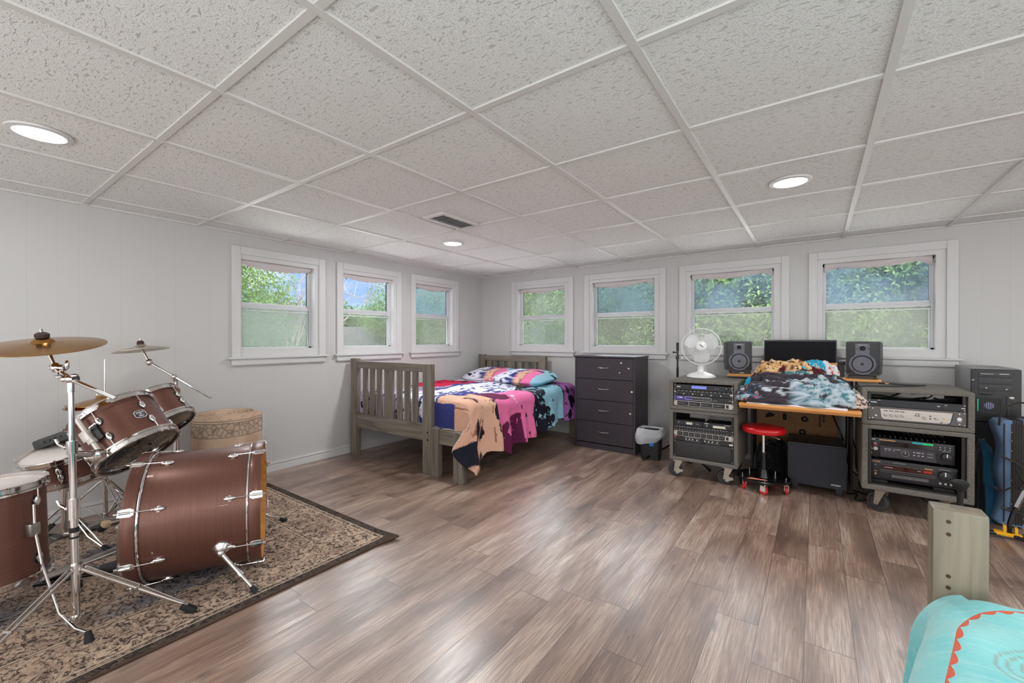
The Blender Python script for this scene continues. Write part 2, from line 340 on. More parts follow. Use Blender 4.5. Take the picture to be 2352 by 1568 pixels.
def window(idx, u0, u1, side, iL, iR, haze, seed):
    # local frame: u along the wall, d depth into the wall
    if side == 'L': P_ = lambda u, d, z: (-d, u, z)
    else: P_ = lambda u, d, z: (u, d, z)
    def bx(b, a, c, d0, d1, z0, z1, bev=0):
        p, q = P_(a, d0, z0), P_(c, d1, z1); b.b2(min(p[0], q[0]), max(p[0], q[0]), min(p[1], q[1]), max(p[1], q[1]), z0, z1, bev)
    o0, o1 = u0+iL, u1-iR; cw = .062
    b = MB()                                # casing with inner board lining
    bx(b, u0, u0+cw, -.022, 0, ZS, ZC, .004); bx(b, u1-cw, u1, -.022, 0, ZS, ZC, .004); bx(b, u0+cw, u1-cw, -.022, 0, ZC-cw, ZC, .004)
    bx(b, u0+.045, o0, -.008, .10, ZS, ZC-.045); bx(b, o1, u1-.045, -.008, .10, ZS, ZC-.045)
    bx(b, o0, o1, -.008, .10, ZO1, ZC-.045); bx(b, o0, o1, -.008, .10, ZS, ZO0)
    root = struct(b.build('window_%d' % idx, m_trim, smooth=False))
    b = MB(); bx(b, u0-.028, u1+.028, -.045, 0, ZS-.012, ZS+.004, .004); bx(b, u0-.004, u1+.004, -.026, 0, ZS-.062, ZS-.012, .009)
    struct(b.build('window_sill', m_trim, root))
    b = MB(); d0, d1 = .055, .095; f = .018; zm = 1.384
    bx(b, o0, o0+f, d0, d1, ZO0, ZO1); bx(b, o1-f, o1, d0, d1, ZO0, ZO1); bx(b, o0, o1, d0, d1, ZO1-.02, ZO1); bx(b, o0, o1, d0, d1, ZO0, ZO0+.012)
    for q in (.006, .012): bx(b, o0+f, o0+f+.007, d0+q+.01, d1, ZO0, ZO1); bx(b, o1-f-.007, o1-f, d0+q+.01, d1, ZO0, ZO1)
    struct(b.build('window_frame', m_alu, root, smooth=False))
    b = MB(); bx(b, o0+f, o1-f, d0-.004, d0+.02, zm-.02, zm+.004, .003); bx(b, o0+f, o1-f, d0+.012, d1-.004, zm+.002, zm+.026, .003)
    bx(b, o0+.05, o0+.11, d0-.010, d0, zm-.008, zm-.002); bx(b, o1-.11, o1-.05, d0-.010, d0, zm-.008, zm-.002)
    bx(b, o0+f, o1-f, d0-.002, d0+.016, zm-.042, zm-.034)
    struct(b.build('window_rail', m_alu, root, smooth=False))
    for nm, z0, z1, dd, hz in (('upper_pane', zm+.024, ZO1-.018, .08, haze[0]), ('lower_pane', ZO0+.01, zm-.018, .066, haze[1])):
        b = MB(); bx(b, o0+f, o1-f, dd, dd+.003, z0, z1)
        struct(b.build(nm, panemat('dusty_glass_%d_%s' % (idx, nm), hz[2], hz[0], hz[1], seed+(.5 if nm[0] == 'l' else 0)), root, smooth=False))
    # sagging strip of awning cloth over the top of the pane, clipped in two places
    r = random.Random(seed*11); fr = (.0, .14, .86, 1.0) if side == 'R' else (0, .1, .95, 1); dr = [.05+.03*r.random(), .035+.02*r.random(), .03+.012*r.random(), .05+.03*r.random()]
    if side == 'L': dr[0] *= .7; dr[3] = .04
    def fn(a, t):
        k = 0 if a < fr[1] else (1 if a < fr[2] else 2); q = (a-fr[k])/(fr[k+1]-fr[k]); lo = dr[k]*(1-q)+dr[k+1]*q+(.022*math.sin(PI*q) if k == 1 else -.006*math.sin(PI*q))
        lo += .003*math.sin(a*60+seed)
        uu = o0+.012+(o1-o0-.024)*a; dd = .03+.012*math.sin(a*9+seed)*t+.02*t
        return Vector(P_(uu, dd-.014*math.sin(t*PI), ZO1+.002-lo*t*1.0))
    b = MB(); b.grid(60, 8, fn); o = b.build('awning_strip', m_fab, root); md = o.modifiers.new('s', 'SOLIDIFY'); md.thickness = .004
    b = MB()
    for a in (fr[1], fr[2]):
        p = fn(a, 1); b.box(p+Vector((0, 0, -.004)), (.008, .008, .014), .002)
    b.build('awning_clip', m_clip, root)
G1, G2, G3 = (118, 126, 118), (114, 122, 116), (108, 112, 102)
hz = {1: ((.02, .08, G1), (.34, .52, G2)), 2: ((.02, .08, G1), (.16, .26, G3)), 3: ((.22, .42, (98, 118, 134)), (.20, .34, G3)),
      4: ((.14, .3, G1), (.2, .42, G2)), 5: ((.14, .34, (96, 116, 126)), (.2, .36, G3)), 6: ((.03, .34, (96, 114, 134)), (.14, .3, G3)), 7: ((.08, .42, (94, 112, 132)), (.22, .44, G3))}
for k, (a, c) in enumerate(LW): window(k+1, a, c, 'L', .072, .10, hz[k+1], k+1)
for k, (a, c) in enumerate(RW): window(k+4, a, c, 'R', .098, .118, hz[k+4], k+4)
# ceiling lamps: recessed disc lights
m_emit = mat('lamp_diffuser', (255, 255, 255), .5, emit=(255, 250, 245), es=4.0)
def can(x, y, label, kw=1.0):
    t = thing('recessed_light', label, 'ceiling light', (x, y, H), group='recessed ceiling lights')
    MB().lathe([(.075, -.002), (.078, -.006), (.096, -.003), (.098, .004), (.075, .004)], None, 48, True).build('trim_ring', m_trim, t)
    MB().lathe([(0, -.0045), (.04, -.0045), (.076, -.003), (.076, .0), (0, .0)], None, 48).build('diffuser', m_emit, t)
    l = bpy.data.lights.new('recessed_lamp', 'AREA'); l.shape = 'DISK'; l.size = .14; l.energy = CAN_W*kw; l.color = (.95, .98, 1)
    lo = bpy.data.objects.new('recessed_lamp', l); COL.objects.link(lo); lo.parent = t; lo.location = (0, 0, -.009)
can(1.139, -4.177, 'round recessed ceiling light above the drum kit', .7); can(1.127, -1.754, 'round recessed ceiling light above the bed, beside the air vent', 2.8); can(3.593, -1.76, 'round recessed ceiling light nearest the audio racks', 2.2)
for x, y in ((3.6, -4.3), (6.05, -1.76), (6.05, -4.18), (1.13, -6.6), (3.6, -6.6), (6.05, -6.6)): can(x, y, 'round recessed ceiling light over the near end of the room')
# ceiling vent
t = thing('ceiling_vent', 'white rectangular ceiling air vent with grey louvres', 'air vent', (1.612, -2.262, H))
b = MB()
for a in ((-.1, .1, .165, .195), (-.1, .1, -.195, -.165), (-.1, -.07, -.165, .165), (.07, .1, -.165, .165)): b.b2(*a, -.010, .006, .003)
b.build('frame', m_trim, t, smooth=False)
MB().b2(-.07, .07, -.165, .165, .002, .005).build('damper', mat('duct_dark', (120, 120, 120), .6), t, smooth=False)
for k in range(12):
    b = MB(); b.box((0, 0, 0), (.138, .018, .0015), 0, Matrix.Translation((0, -.15+.0272*k, -.002)) @ Matrix.Rotation(.7, 4, 'X')); b.build('louvre', mat('louvre_grey', (170, 170, 170), .5), t, smooth=False)
for sx in (-.085, .085): MB().sph((0, sx*2.1, -.010), .004).build('screw', m_steel, t)
# ================================================================ BED
bed = thing('bed', 'grey-stained wooden bed in the far left corner with slatted footboard and headboard', 'bed', (.8, -1.1, 0))
y0 = -2.05
def wb(b, nm, m, **k): return b.build(nm, m, bed, world=True, smooth=False, **k)
for x0, x1, zt in ((.055, .148, .925), (1.064, 1.158, .905)): wb(MB().b2(x0, x1, y0, y0+.05, 0, zt, .004), 'footboard_post', m_bedz)
wb(MB().b2(.148, 1.064, y0+.006, y0+.042, .836, .905, .004), 'top_rail', m_bedx); wb(MB().b2(.148, 1.064, y0+.004, y0+.044, .272, .408, .004), 'footboard_rail', m_bedx)
for a, c in ((.20, .262), (.305, .365), (.408, .468), (.518, .638), (.69, .75), (.79, .85), (.892, .952)):
    wb(MB().b2(a+.03, c+.03, y0+.014, y0+.034, .40, .84, .002), 'slat', m_bedz)
wb(MB().b2(1.166, 1.25, y0-.006, y0+.046, 0, .392, .004), 'leg', m_bedz)
wb(MB().b2(1.25, 1.43, y0+.006, y0+.04, .268, .384, .004), 'end_rail', m_bedx)
wb(MB().b2(1.428, 1.522, y0-.02, y0+.04, 0, .39, .004), 'leg', m_bedz)
for x in (1.125, 1.196):
    for z in (.285, .345): wb(MB().cyl((x, y0-.004, z), (x, y0+.004, z), .0075, seg=12), 'bolt', m_blackm)
yh = -.15
for x0, x1 in ((.063, .165), (1.0, 1.10)): wb(MB().b2(x0, x1, yh, yh+.05, 0, .91, .004), 'headboard_post', m_bedz)
wb(MB().b2(.165, 1.0, yh+.006, yh+.042, .832, .90, .004), 'headboard_rail', m_bedx); wb(MB().b2(.165, 1.0, yh+.006, yh+.042, .27, .40, .004), 'headboard_rail', m_bedx)
for a, c in ((.197, .266), (.309, .369), (.411, .477), (.527, .639), (.687, .75), (.796, .857), (.907, .962)):
    wb(MB().b2(a, c, yh+.014, yh+.034, .38, .84, .002), 'slat', m_bedz)
wb(MB().b2(1.425, 1.50, yh-.02, yh+.03, 0, .39, .004), 'leg', m_bedz)
wb(MB().b2(1.10, 1.425, yh+.0, yh+.03, .27, .38, .004), 'end_rail', m_bedx)
wb(MB().b2(1.455, 1.49, y0+.04, yh-.02, .27, .385, .004), 'side_rail', m_bedy); wb(MB().b2(.07, .105, y0+.05, yh, .27, .385, .004), 'side_rail', m_bedy)
for k in range(9): wb(MB().b2(.105, 1.455, y0+.15+.2*k, y0+.22+.2*k, .34, .358), 'bed_slat', m_bedx)
mt_ = MB().b2(.09, 1.47, y0+.07, yh-.03, .36, .56, .05, seg=3).build('mattress', mat('cream_ticking', (225, 220, 215), .8), None); tag(mt_, 'pale mattress on the grey wooden bed, under the printed comforter', 'mattress')
# --- printed comforter: unfolded coordinates s (along y) and t (across x, then down the side)
C_ = {k: lin(v)[:3] for k, v in dict(white=(214, 214, 226), navy=(52, 56, 116), ink=(24, 24, 38), red=(196, 20, 66), tan=(212, 166, 142), dtan=(150, 104, 84), pink=(222, 110, 158), mag=(92, 26, 64), blue=(140, 186, 204), purple=(164, 100, 168), lil=(178, 160, 184)).items()}
def fb(x, y, z=0, o=4):
    v_ = 0; a = 1; f = 1
    for _ in range(o): v_ += a*nz3(x*f, y*f, z+_*7.3); a *= .5; f *= 2.05
    return v_
def quilt(s, t):
    """s = world y, t = unfolded distance across from the wall side; side of the bed begins at t = 1.42"""
    w1 = .05*fb(s*4, t*4, 3, 2)
    edge = 1.16 + .06*math.sin(s*4.2+1) + w1           # where the big portrait panels begin
    ns = s + .03*fb(s*5, t*5, 9, 2) + .08*max(0, 1.5-t)*(-1)
    if t > edge:
        if ns < -1.70:
            e2 = 1.20 + 1.7*max(0, (ns+1.86))**1.4*1.2
            if ns < -2.06 - .0 and t < 1.3: return 'navy'
            k = fb(s*7+2, t*5, 1); k2 = fb(s*26, t*9+4*nz3(s*3, t*3), 2, 3)
            if ns > -1.97 and k + k2*.5 > .28 and t > 1.3: return 'ink' if k2 > .05 else 'dtan'
            if ns < -1.93 and 1.72 < t < 1.88 and k > -.35: return 'ink'
            if ns < -1.93 and t >= 1.88: return 'dtan' if k > .1 else 'tan'
            return 'tan' if k2 > -.55 else 'dtan'
        if ns < -1.14:
            k = fb(s*6+9, t*5, 4); k2 = fb(s*22, t*12, 6, 3); u = (ns+1.70)/.56
            if t > 1.68 - .12*math.sin(u*3) and u < .62: return 'mag' if k2 > -.5 else 'pink'
            if t < 1.42 and u < .45 and k > -.3: return 'mag'
            if u > .55 and 1.5 < t < 1.8 and k2 > .42: return 'ink'
            if abs(ns+1.70) < .007: return 'ink'
            return 'pink' if k > -.62 else 'white'
        if ns < -.58:
            k = fb(s*6+5, t*5, 7); k2 = fb(s*24, t*20, 8, 3); u = (ns+1.14)/.56
            if u < .02: return 'ink'
            if u < .48+.25*k and k2 > -.35: return 'ink'
            if u > .5 and k2 > .55: return 'ink'
            return 'blue'
        k = fb(s*8+5, t*6, 17); k2 = fb(s*20, t*14, 5, 3)
        if ns < -.575+.02: return 'ink'
        return 'ink' if (k > .22 or k2 > .6 or t > 1.82) else 'purple'
    # upper face: white with navy scribble, navy shapes, a red patch near the wall
    k = fb(s*3+1, t*3+4, 11, 3); q = fb(s*14+3*nz3(s*2, t*2), t*24, 12, 4)
    if t < .55 and -1.55 < s < -.75: return 'red' if fb(s*6, t*6, 3) > -.28 else 'ink'
    if t < .62 and s < -1.3: return 'lil' if q < .3 else 'ink'
    if .55 < t < .68 and -1.7 < s < -.8: return 'navy'
    if s < -1.55 and t > .98 + .3*(s+1.55)*(-1)*.2: return 'navy' if q < .45 else 'white'
    if t > .86: return 'navy' if q > .10 else 'white'
    return 'navy' if q > .42 else 'white'
def col(fn): return lambda co: (*C_[fn(co)], 1)
m_quilt = mat('printed_cotton', (255, 255, 255), .75, spec=.2); N = NT(m_quilt); at = N.n('ShaderNodeAttribute', attribute_name='Col'); N.color(at.outputs[0])
N.bump(N.noise(N.co(), 12, 4), .55, .02)
def cloth(name, nu, nv, fn, cf, m, parent=None, thick=.012, stw=None):
    bm = bmesh.new(); lay = bm.verts.layers.float_color.new('Col'); g = []
    for i in range(nu+1):
        row = []
        for j in range(nv+1):
            v_ = bm.verts.new(fn(i/nu, j/nv)); c = cf(i/nu, j/nv); v_[lay] = (*c, 1); row.append(v_)
        g.append(row)
    for i in range(nu):
        for j in range(nv): bm.faces.new((g[i][j], g[i+1][j], g[i+1][j+1], g[i][j+1]))
    bmesh.ops.recalc_face_normals(bm, faces=bm.faces[:])
    me = bpy.data.meshes.new(name)
    for f in bm.faces: f.smooth = True
    bm.to_mesh(me); bm.free(); me.materials.append(m); o = bpy.data.objects.new(name, me); COL.objects.link(o)
    if parent is not None: o.parent = parent
    if thick: md = o.modifiers.new('s', 'SOLIDIFY'); md.thickness = thick; md.offset = 0
    return o
S0, S1 = -1.985, -.24
EF = .25    # cloth hanging over the foot end
def hemlen(s):   # length of cloth hanging below the mattress edge
    u = (s-S0)/(S1-S0)
    pts = [(0, .42), (.025, .49), (.06, .49), (.08, .40), (.10, .37), (.2, .37), (.24, .42), (.30, .385), (.5, .33), (.58, .35), (.7, .30), (.8, .27), (.85, .32), (1, .30)]
    for (a, p), (c, q) in zip(pts, pts[1:]):
        if u <= c: return p+(q-p)*(u-a)/(c-a)
    return .3
TW = 1.42
def qpos(u, v_):
    s = S0-EF+(S1-S0+EF)*u; ex = max(0, S0-s); s = max(s, S0); L = TW+.04+hemlen(s)-ex*.6; t = L*v_
    top = .600 + .018*fb(s*2.2, t*2.2, 5, 2) + .010*math.sin(s*5+t*3) + .010*fb(s*7, t*7, 2, 3)
    top -= max(0, .05-(s-S0))**2*8
    bulge = .03*math.sin(PI*min(1, max(0, t/TW)))
    if t < TW-.06:
        x = .085+t; z = top+bulge*.6
        if t < .05: z -= .05*(1-t/.05)
        y = s
    else:
        q = t-(TW-.06); R_ = .09; th = min(PI/2, q/R_)
        x = .085+TW-.06+R_*math.sin(th); z = top-R_*(1-math.cos(th)); dn = max(0, q-R_*PI/2)
        wv = (.028*math.sin(s*15+1.3)+.02*math.sin(s*33+2)+.02*fb(s*6, t*2, 8, 2)+.014*math.sin(s*52+dn*5))*min(1, dn*4)
        x += .018+wv+.10*dn; z -= dn*.985; y = s
        uu = (s-S0)/(S1-S0)
        if uu < .12: y -= dn*.26*(1-uu/.12); x += .06*dn*(1-uu/.12)*math.sin(dn*20)
        if ex: y -= ex*.30*min(1, dn*5); z -= ex*.15*min(1, dn*4); x -= ex*.25*min(1, dn*5)
    if ex:
        k_ = 1-min(1, max(0, z*0+(t-(TW-.06))/.25)) if t > TW-.06 else 1
        z -= (ex*.97-.02*min(1, ex*20))*k_; y -= (.018*min(1, ex*12)+.006*math.sin(t*22)*min(1, ex*8))
    return Vector((x, y, z))
def qcol(u, v_):
    s = S0-EF+(S1-S0+EF)*u; t = (TW+.04+hemlen(max(s, S0))-max(0, S0-s)*.6)*v_
    if u < .006: return lin((205, 198, 196))[:3]
    return C_[quilt(s-.02, t*1.0)]
q_ = cloth('comforter', 330, 330, qpos, qcol, m_quilt); tag(q_, 'printed comforter with tan, pink, blue and purple panels hanging over the bed side', 'comforter')
q_.location.z = .01
# cream underside of the comforter rolled at the foot end beside the post
def pillow(name, label, cx, cy, cz, rx, ry, rz, rot, tilt, seed):
    M = Matrix.Translation((cx, cy, cz)) @ Matrix.Rotation(rot, 4, 'Z') @ Matrix.Rotation(tilt, 4, 'X')
    def fn(u, v_):
        a = 2*PI*u; ph = PI*(v_-.5); e = .55
        sg = lambda q, p: math.copysign(abs(q)**p, q)
        cx2 = sg(math.cos(a), e)*abs(math.cos(ph))**.6; cy2 = sg(math.sin(a), e)*abs(math.cos(ph))**.6
        ed = max(abs(cx2), abs(cy2)); h = math.sin(ph)*(1-ed**3.5*.55)
        n_ = .10*fb(cx2*2+seed, cy2*2, 3, 3)
        return M @ Vector((rx*cx2*(1-.06*math.cos(2*a)**2*0), ry*cy2, rz*(h+n_*.5)))
    def cf(u, v_):
        p = M.inverted() @ fn(u, v_); x, y = p.x/rx, p.y/ry; q = fb(x*4+seed, y*5, 21, 4); k = fb(x*9, y*9+seed, 22, 3)
        if x < -.15: return C_['ink' if q > .42 else ('navy' if k > .38 else 'white')]
        if x < .05: return C_['navy' if k > -.2 else 'white']
        if y < .05: return C_['tan' if x < .35+.1*q and k < .35 else ('dtan' if k < .5 and x < .4 else ('pink' if x < .7 else 'blue'))]
        if x < .5: return C_['pink' if q < .25 else 'mag']
        return C_['blue' if q < .2 else 'ink']
    o = cloth(name, 120, 60, fn, cf, m_quilt, thick=0); return tag(o, label, 'pillow', 'printed pillows at the head of the bed')
pillow('pillow', 'printed pillow nearest the side wall, partly under the other pillow', .52, -.43, .672, .36, .24, .085, .05, .15, 1.5)
pillow('pillow', 'printed pillow nearest the black dresser, lying in front of the other', 1.08, -.56, .682, .37, .24, .085, -.12, .12, 4.2)
# ================================================================ DRESSER
m_esp = mat('espresso_laminate', (52, 46, 52), .42); N = NT(m_esp); N.bump(N.noise(N.co((6, 6, 120)), 3, 3), .06, .002)
dr = thing('dresser', 'dark four drawer dresser with small chips in its finish, standing beside the bed', 'dresser', (1.98, -.30, 0))
x0, x1, yf, yb = 1.668, 2.306, -.495, -.115
b = MB(); b.b2(x0, x0+.018, yf, yb, 0, .925); b.b2(x1-.018, x1, yf, yb, 0, .925); b.b2(x0+.018, x1-.018, yb-.01, yb, .0, .925); b.b2(x0+.018, x1-.018, yf+.022, yb-.01, .9, .925); b.b2(x0+.018, x1-.018, yf+.004, yf+.02, 0, .055)
b.build('carcass', m_esp, dr, smooth=False, world=True); MB().b2(x0-.008, x1+.008, yf-.012, yb+.004, .925, .942, .003).build('dresser_top', m_esp, dr, smooth=False, world=True)
zs = [.062, .278, .494, .708, .922]; m_chip = mat('chipped_finish', (222, 218, 210), .6)
chips = {3: [(.50, .17, .009), (.575, .12, .008), (.485, .075, .007)], 2: [(.605, .11, .010)], 1: [(.59, .115, .009)], 0: []}
for k in range(4):
    d = MB().b2(x0+.021, x1-.021, yf-.001, yf+.018, zs[k]+.003, zs[k+1]-.002, .0015).build('drawer', m_esp, dr, smooth=False, world=True)
    xc = x0+.315; zc = (zs[k]+zs[k+1])/2+(.012 if k < 3 else .01)
    pts = [(xc-.055+.11*t/12, yf-.004-.02*math.sin(PI*t/12)**.5, zc-.002*math.sin(PI*t/12)) for t in range(13)]
    h = MB().tube(pts, .0042, 8).build('handle', m_steel, dr, world=True); h.parent = d
    for cx, cz, r_ in chips[k]:
        cpt = MB(); cpt.prism([(r_*math.cos(a*.9)*(1+.3*math.sin(a*3+k)), r_*math.sin(a*.9)*(1+.3*math.cos(a*2))) for a in [q*.7 for q in range(9)]], FR(x0+cx, yf-.0016, zs[k]+cz), .0006); q = cpt.build('chip', m_chip, dr, smooth=False, world=True); q.parent = d; q['label'] = 'small chipped spot on a dark drawer front'
# ================================================================ WASTE BIN
cx, cy = 2.46, -.50
wb_ = thing('waste_bin', 'small black waste bin with a clear plastic bag liner, beside the dresser', 'waste bin', (cx, cy, 0), .1)
def rr(w_, d_, z, n=40, p=.35): return [(w_*math.copysign(abs(math.cos(a))**p, math.cos(a)), d_*math.copysign(abs(math.sin(a))**p, math.sin(a)), z) for a in [2*PI*k/n for k in range(n)]]
def loft(b, loops, closed_ends=(True, False)):
    L = [[b.bm.verts.new(p) for p in lp] for lp in loops]
    for a, c in zip(L, L[1:]):
        for k in range(len(a)): b.bm.faces.new((a[k], a[(k+1) % len(a)], c[(k+1) % len(a)], c[k]))
    if closed_ends[0]: b.bm.faces.new(L[0])
    if closed_ends[1]: b.bm.faces.new(L[-1])
    return b
loft(MB(), [rr(.085, .06, 0), rr(.10, .075, .255), rr(.104, .079, .258), rr(.104, .079, .268), rr(.098, .073, .268), rr(.083, .058, .01)], (True, True)).build('bin', m_black, wb_)
m_bag = bpy.data.materials.new('clear_bag'); m_bag.use_nodes = True; n = NT(m_bag); n.b.inputs['Base Color'].default_value = lin((225, 228, 232)); n.b.inputs['Roughness'].default_value = .25
trn = n.n('ShaderNodeBsdfTransparent').outputs[0]; n.l(n.n('ShaderNodeMixShader', {0: .55, 1: trn, 2: n.b.outputs[0]}).outputs[0], n.t.nodes['Material Output'].inputs[0]); n.bump(n.noise(n.co(), 30, 4), .6, .01)
loops = []
for j in range(15):
    t = j/14; lp = []
    for k in range(64):
        a = 2*PI*k/64; drop = .085+.07*max(0, math.cos(a-3.7))**2+.02*math.sin(a*3)
        if t < .25: q = t/.25; w_, d_, z = .088+.012*q, .066+.01*q, .19+.09*q
        elif t < .4: q = (t-.25)/.15; w_, d_, z = .10+.016*q, .076+.014*q, .28+.006*math.sin(q*PI)
        else: q = (t-.4)/.6; w_ = .116+.02*math.sin(q*2.6); d_ = .09+.02*math.sin(q*2.6); z = .28-drop*q
        r_ = 1+.05*nz3(math.cos(a)*3, math.sin(a)*3, t*4); ca, sa = math.cos(a), math.sin(a)
        lp.append((w_*r_*math.copysign(abs(ca)**.5, ca), d_*r_*math.copysign(abs(sa)**.5, sa), z+.006*nz3(a*2, t*5)))
    loops.append(lp)
loft(MB(), loops, (False, False)).build('bag_liner', m_bag, wb_)
q = MB().prism([(-.02, 0), (.018, .004), (.02, .05), (-.02, .052)], FR(.02, -.0765, .13), .0008).build('sticker', mat('blue_sticker', (30, 120, 220), .4), wb_, smooth=False); q['label'] = 'blue sticker'
# ================================================================ RACK CASES
m_inside = mat('rack_inside_black', (20, 20, 20), .8); m_rail = mat('rack_rail', (58, 56, 54), .4, .7)
m_print = mat('white_print', (225, 225, 225), .5); m_knobd = mat('knob_black', (30, 30, 32), .4); m_lcd = mat('blue_lcd', (120, 130, 205), .3, emit=(90, 100, 190), es=.35)
m_lcdw = mat('pale_lcd', (206, 202, 188), .3); m_bbe = mat('violet_panel', (72, 56, 130), .35); m_red = mat('red_paint', (190, 30, 40), .4); m_panel = mat('black_panel', (40, 39, 41), .4, .2)
m_gold = mat('gold_print', (216, 160, 96), .4, .2); m_greyp = mat('grey_faceplate', (96, 90, 88), .4, .4)
def rack_case(name, label, x0, x1, yf, yb, z0, z1, t, group, back=False, extra=0):
    r = thing(name, label, 'equipment rack', ((x0+x1)/2, (yf+yb)/2, z0), group=group)
    b = MB(); b.b2(x0, x0+t, yf, yb, z0, z1, .009, seg=3); b.b2(x1-t, x1, yf, yb, z0, z1, .009, seg=3); b.b2(x0+.01, x1-.01, yf+.001, yb-.001, z1-t*.9, z1-.0005, .008, seg=3); b.b2(x0+.01, x1-.01, yf+.001, yb-.001, z0+.0005, z0+t, .008, seg=3)
    b.build('case_shell', m_carpet, r, world=True)
    for a in (x0+t, x1-t-.003): MB().b2(a, a+.003, yf+.012, yb-.005, z0+t, z1-t*.9).build('inner_lining', m_inside, r, world=True, smooth=False)
    for a in (x0+t+.003, x1-t-.019):
        b = MB(); b.b2(a, a+.016, yf+.022, yf+.024, z0+t, z1-t*.9); k = z0+t+.008
        q = b.build('rack_rail', m_rail, r, world=True, smooth=False); hb = MB()
        while k < z1-t-.004: hb.b2(a+.006, a+.010, yf+.0205, yf+.022, k, k+.004); k += .0148
        h = hb.build('rail_holes', m_black, r, world=True, smooth=False); h.parent = q
    return r
_kn = {}
def knob(par, x, z, r_=.006, d=.010, m=None, y=0, cap=None):
    key = (round(r_, 4), d, m.name if m else 'k')
    if key not in _kn:
        b = MB(); b.lathe([(0, d), (r_*.78, d), (r_*.9, d*.92), (r_, 0), (0, 0)], FR(0, 0, 0), 18); b.box((0, -d-.0004, r_*.45), (r_*.18, .0008, r_*.8), mi=1)
        o = b.build('knob', [m or m_knobd, m_print], par, smooth=True); _kn[key] = o.data
    else: o = bpy.data.objects.new('knob', _kn[key]); COL.objects.link(o); o.parent = par
    o.location = (x, y, z); return o
def unit(name, label, x0, x1, z0, z1, yf, dep, m, cat='audio unit', group=None, face=None):
    """origin of the thing = lower left corner of its front panel"""
    r = thing(name, label, cat, (x0, yf, z0), group=group); W_, Hh = x1-x0, z1-z0
    MB().b2(.012, W_-.012, .003, dep, .001, Hh-.001, .0015).build('chassis', m_black, r, smooth=False)
    MB().b2(0, W_, 0, .004, .0006, Hh-.0006, .0012).build('front_panel', m, r, smooth=False)
    return r, W_, Hh
def pb(r, nm, m, x0, x1, z0, z1, d=.002, bev=0, y=0, lab=None):
    o = MB().b2(x0, x1, y-d, y+.0005, z0, z1, bev).build(nm, m, r, smooth=False)
    if lab: o['label'] = lab
    return o
def marks(r, nm, m, rects, d=.0006, y=0):
    b = MB()
    for a in rects: b.b2(a[0], a[1], y-d, y, a[2], a[3])
    return b.build(nm, m, r, smooth=False)
def scr(r, W_, Hh, m=None):
    for x in (.008, W_-.008):
        for z in ((.008, Hh-.008) if Hh > .03 else (Hh/2,)):
            o = MB().cyl((x, -.0012, z), (x, .001, z), .0035, seg=10).build('mounting_screw', m or m_steel, r)
X0, X1, YF, YB_ = 2.742, 3.236, -.925, -.36
CG = 'carpeted rack cases'
ru = rack_case('rack_case', 'grey carpeted rack case with four units, under the white fan', X0, X1, YF, YB_, .546, .786, .027, CG)
rl = rack_case('rack_case', 'grey carpeted rack case on casters with a wide black drawer at its bottom', X0, X1, YF, YB_, .138, .545, .027, CG)
U0, U1 = X0+.030, X1-.030; YP = YF+.020
# unit 1: black equaliser with blue display
r, W_, h = unit('rack_processor', 'black rack processor with a blue display, topmost in the left rack stack', U0, U1, .706, .750, YP, .22, m_panel, group=None)
pb(r, 'display', m_lcd, .135, .245, .014, .036); scr(r, W_, h)
for x in (.062, .083, .108): knob(r, x, .024, .0055)
knob(r, .385, .024, .017*.8, .012)
for k in range(7):
    for z in (.014, .028):
        if abs(.26+.019*k-.385) > .02: pb(r, 'button', m_dark, .26+.019*k, .27+.019*k, z, z+.007, .002)
marks(r, 'lettering', m_print, [(.020, .052, .026, .028), (.022, .05, .019, .023), (.306, .311, .02, .023), (.325, .33, .02, .023), (.415, .425, .019, .021), (.415, .425, .03, .032)])
# unit 2: row of small knobs
r, W_, h = unit('rack_preamp', 'black rack unit crowded with small knobs, directly above the violet ended unit', U0, U1, .661, .7045, YP, .22, m_panel)
scr(r, W_, h); pb(r, 'corner_badge', mat('tan_triangle', (206, 176, 140), .4), .001, .017, .022, .030)
for k in range(17): knob(r, .032+.0225*k, .015, .0058, .011, m_silver if k % 3 == 2 else None)
marks(r, 'lettering', m_print, [(.03+.03*k, .044+.03*k, .036, .038) for k in range(13)]); pb(r, 'corner_badge', m_silver, W_-.026, W_-.004, .018, .030)
# unit 3: violet sonic processor
r, W_, h = unit('rack_maximizer', 'rack unit with a violet left end and a long rounded white outline', U0, U1, .6185, .6605, YP, .2, m_panel)
pb(r, 'violet_panel', m_bbe, .0, .135, .003, .039, .0008, lab='violet printed section'); scr(r, W_, h)
b = MB(); pts = []
xa, xb, zc, rr_ = .098, .268, .023, .012
for k in range(13): a = PI/2+PI*k/12; pts.append((xa+rr_*math.cos(a), -.0012, zc+rr_*math.sin(a)))
for k in range(13): a = -PI/2+PI*k/12; pts.append((xb+rr_*math.cos(a), -.0012, zc+rr_*math.sin(a)))
b.tube(pts, .0011, 6, closed=True).build('outline_trim', m_print, r); text('BBE', .014, FR(.044, -.0012, .021), m_print, r, bold=.0006)
MB().lathe([(.0052, .0), (.0072, 0), (.0072, .001), (.0052, .001)], FR(.034, -.0008, .026), 20, True).build('logo_ring', m_print, r)
for x in (.293, .304, .315): knob(r, x, .016, .003, .003, m_silver)
knob(r, .428, .02, .006, .008, m_silver); marks(r, 'lettering', m_print, [(.1+.012*k, .107+.012*k, .026, .028) for k in range(14)]+[(.05, .08, .012, .014), (.4, .415, .022, .024)])
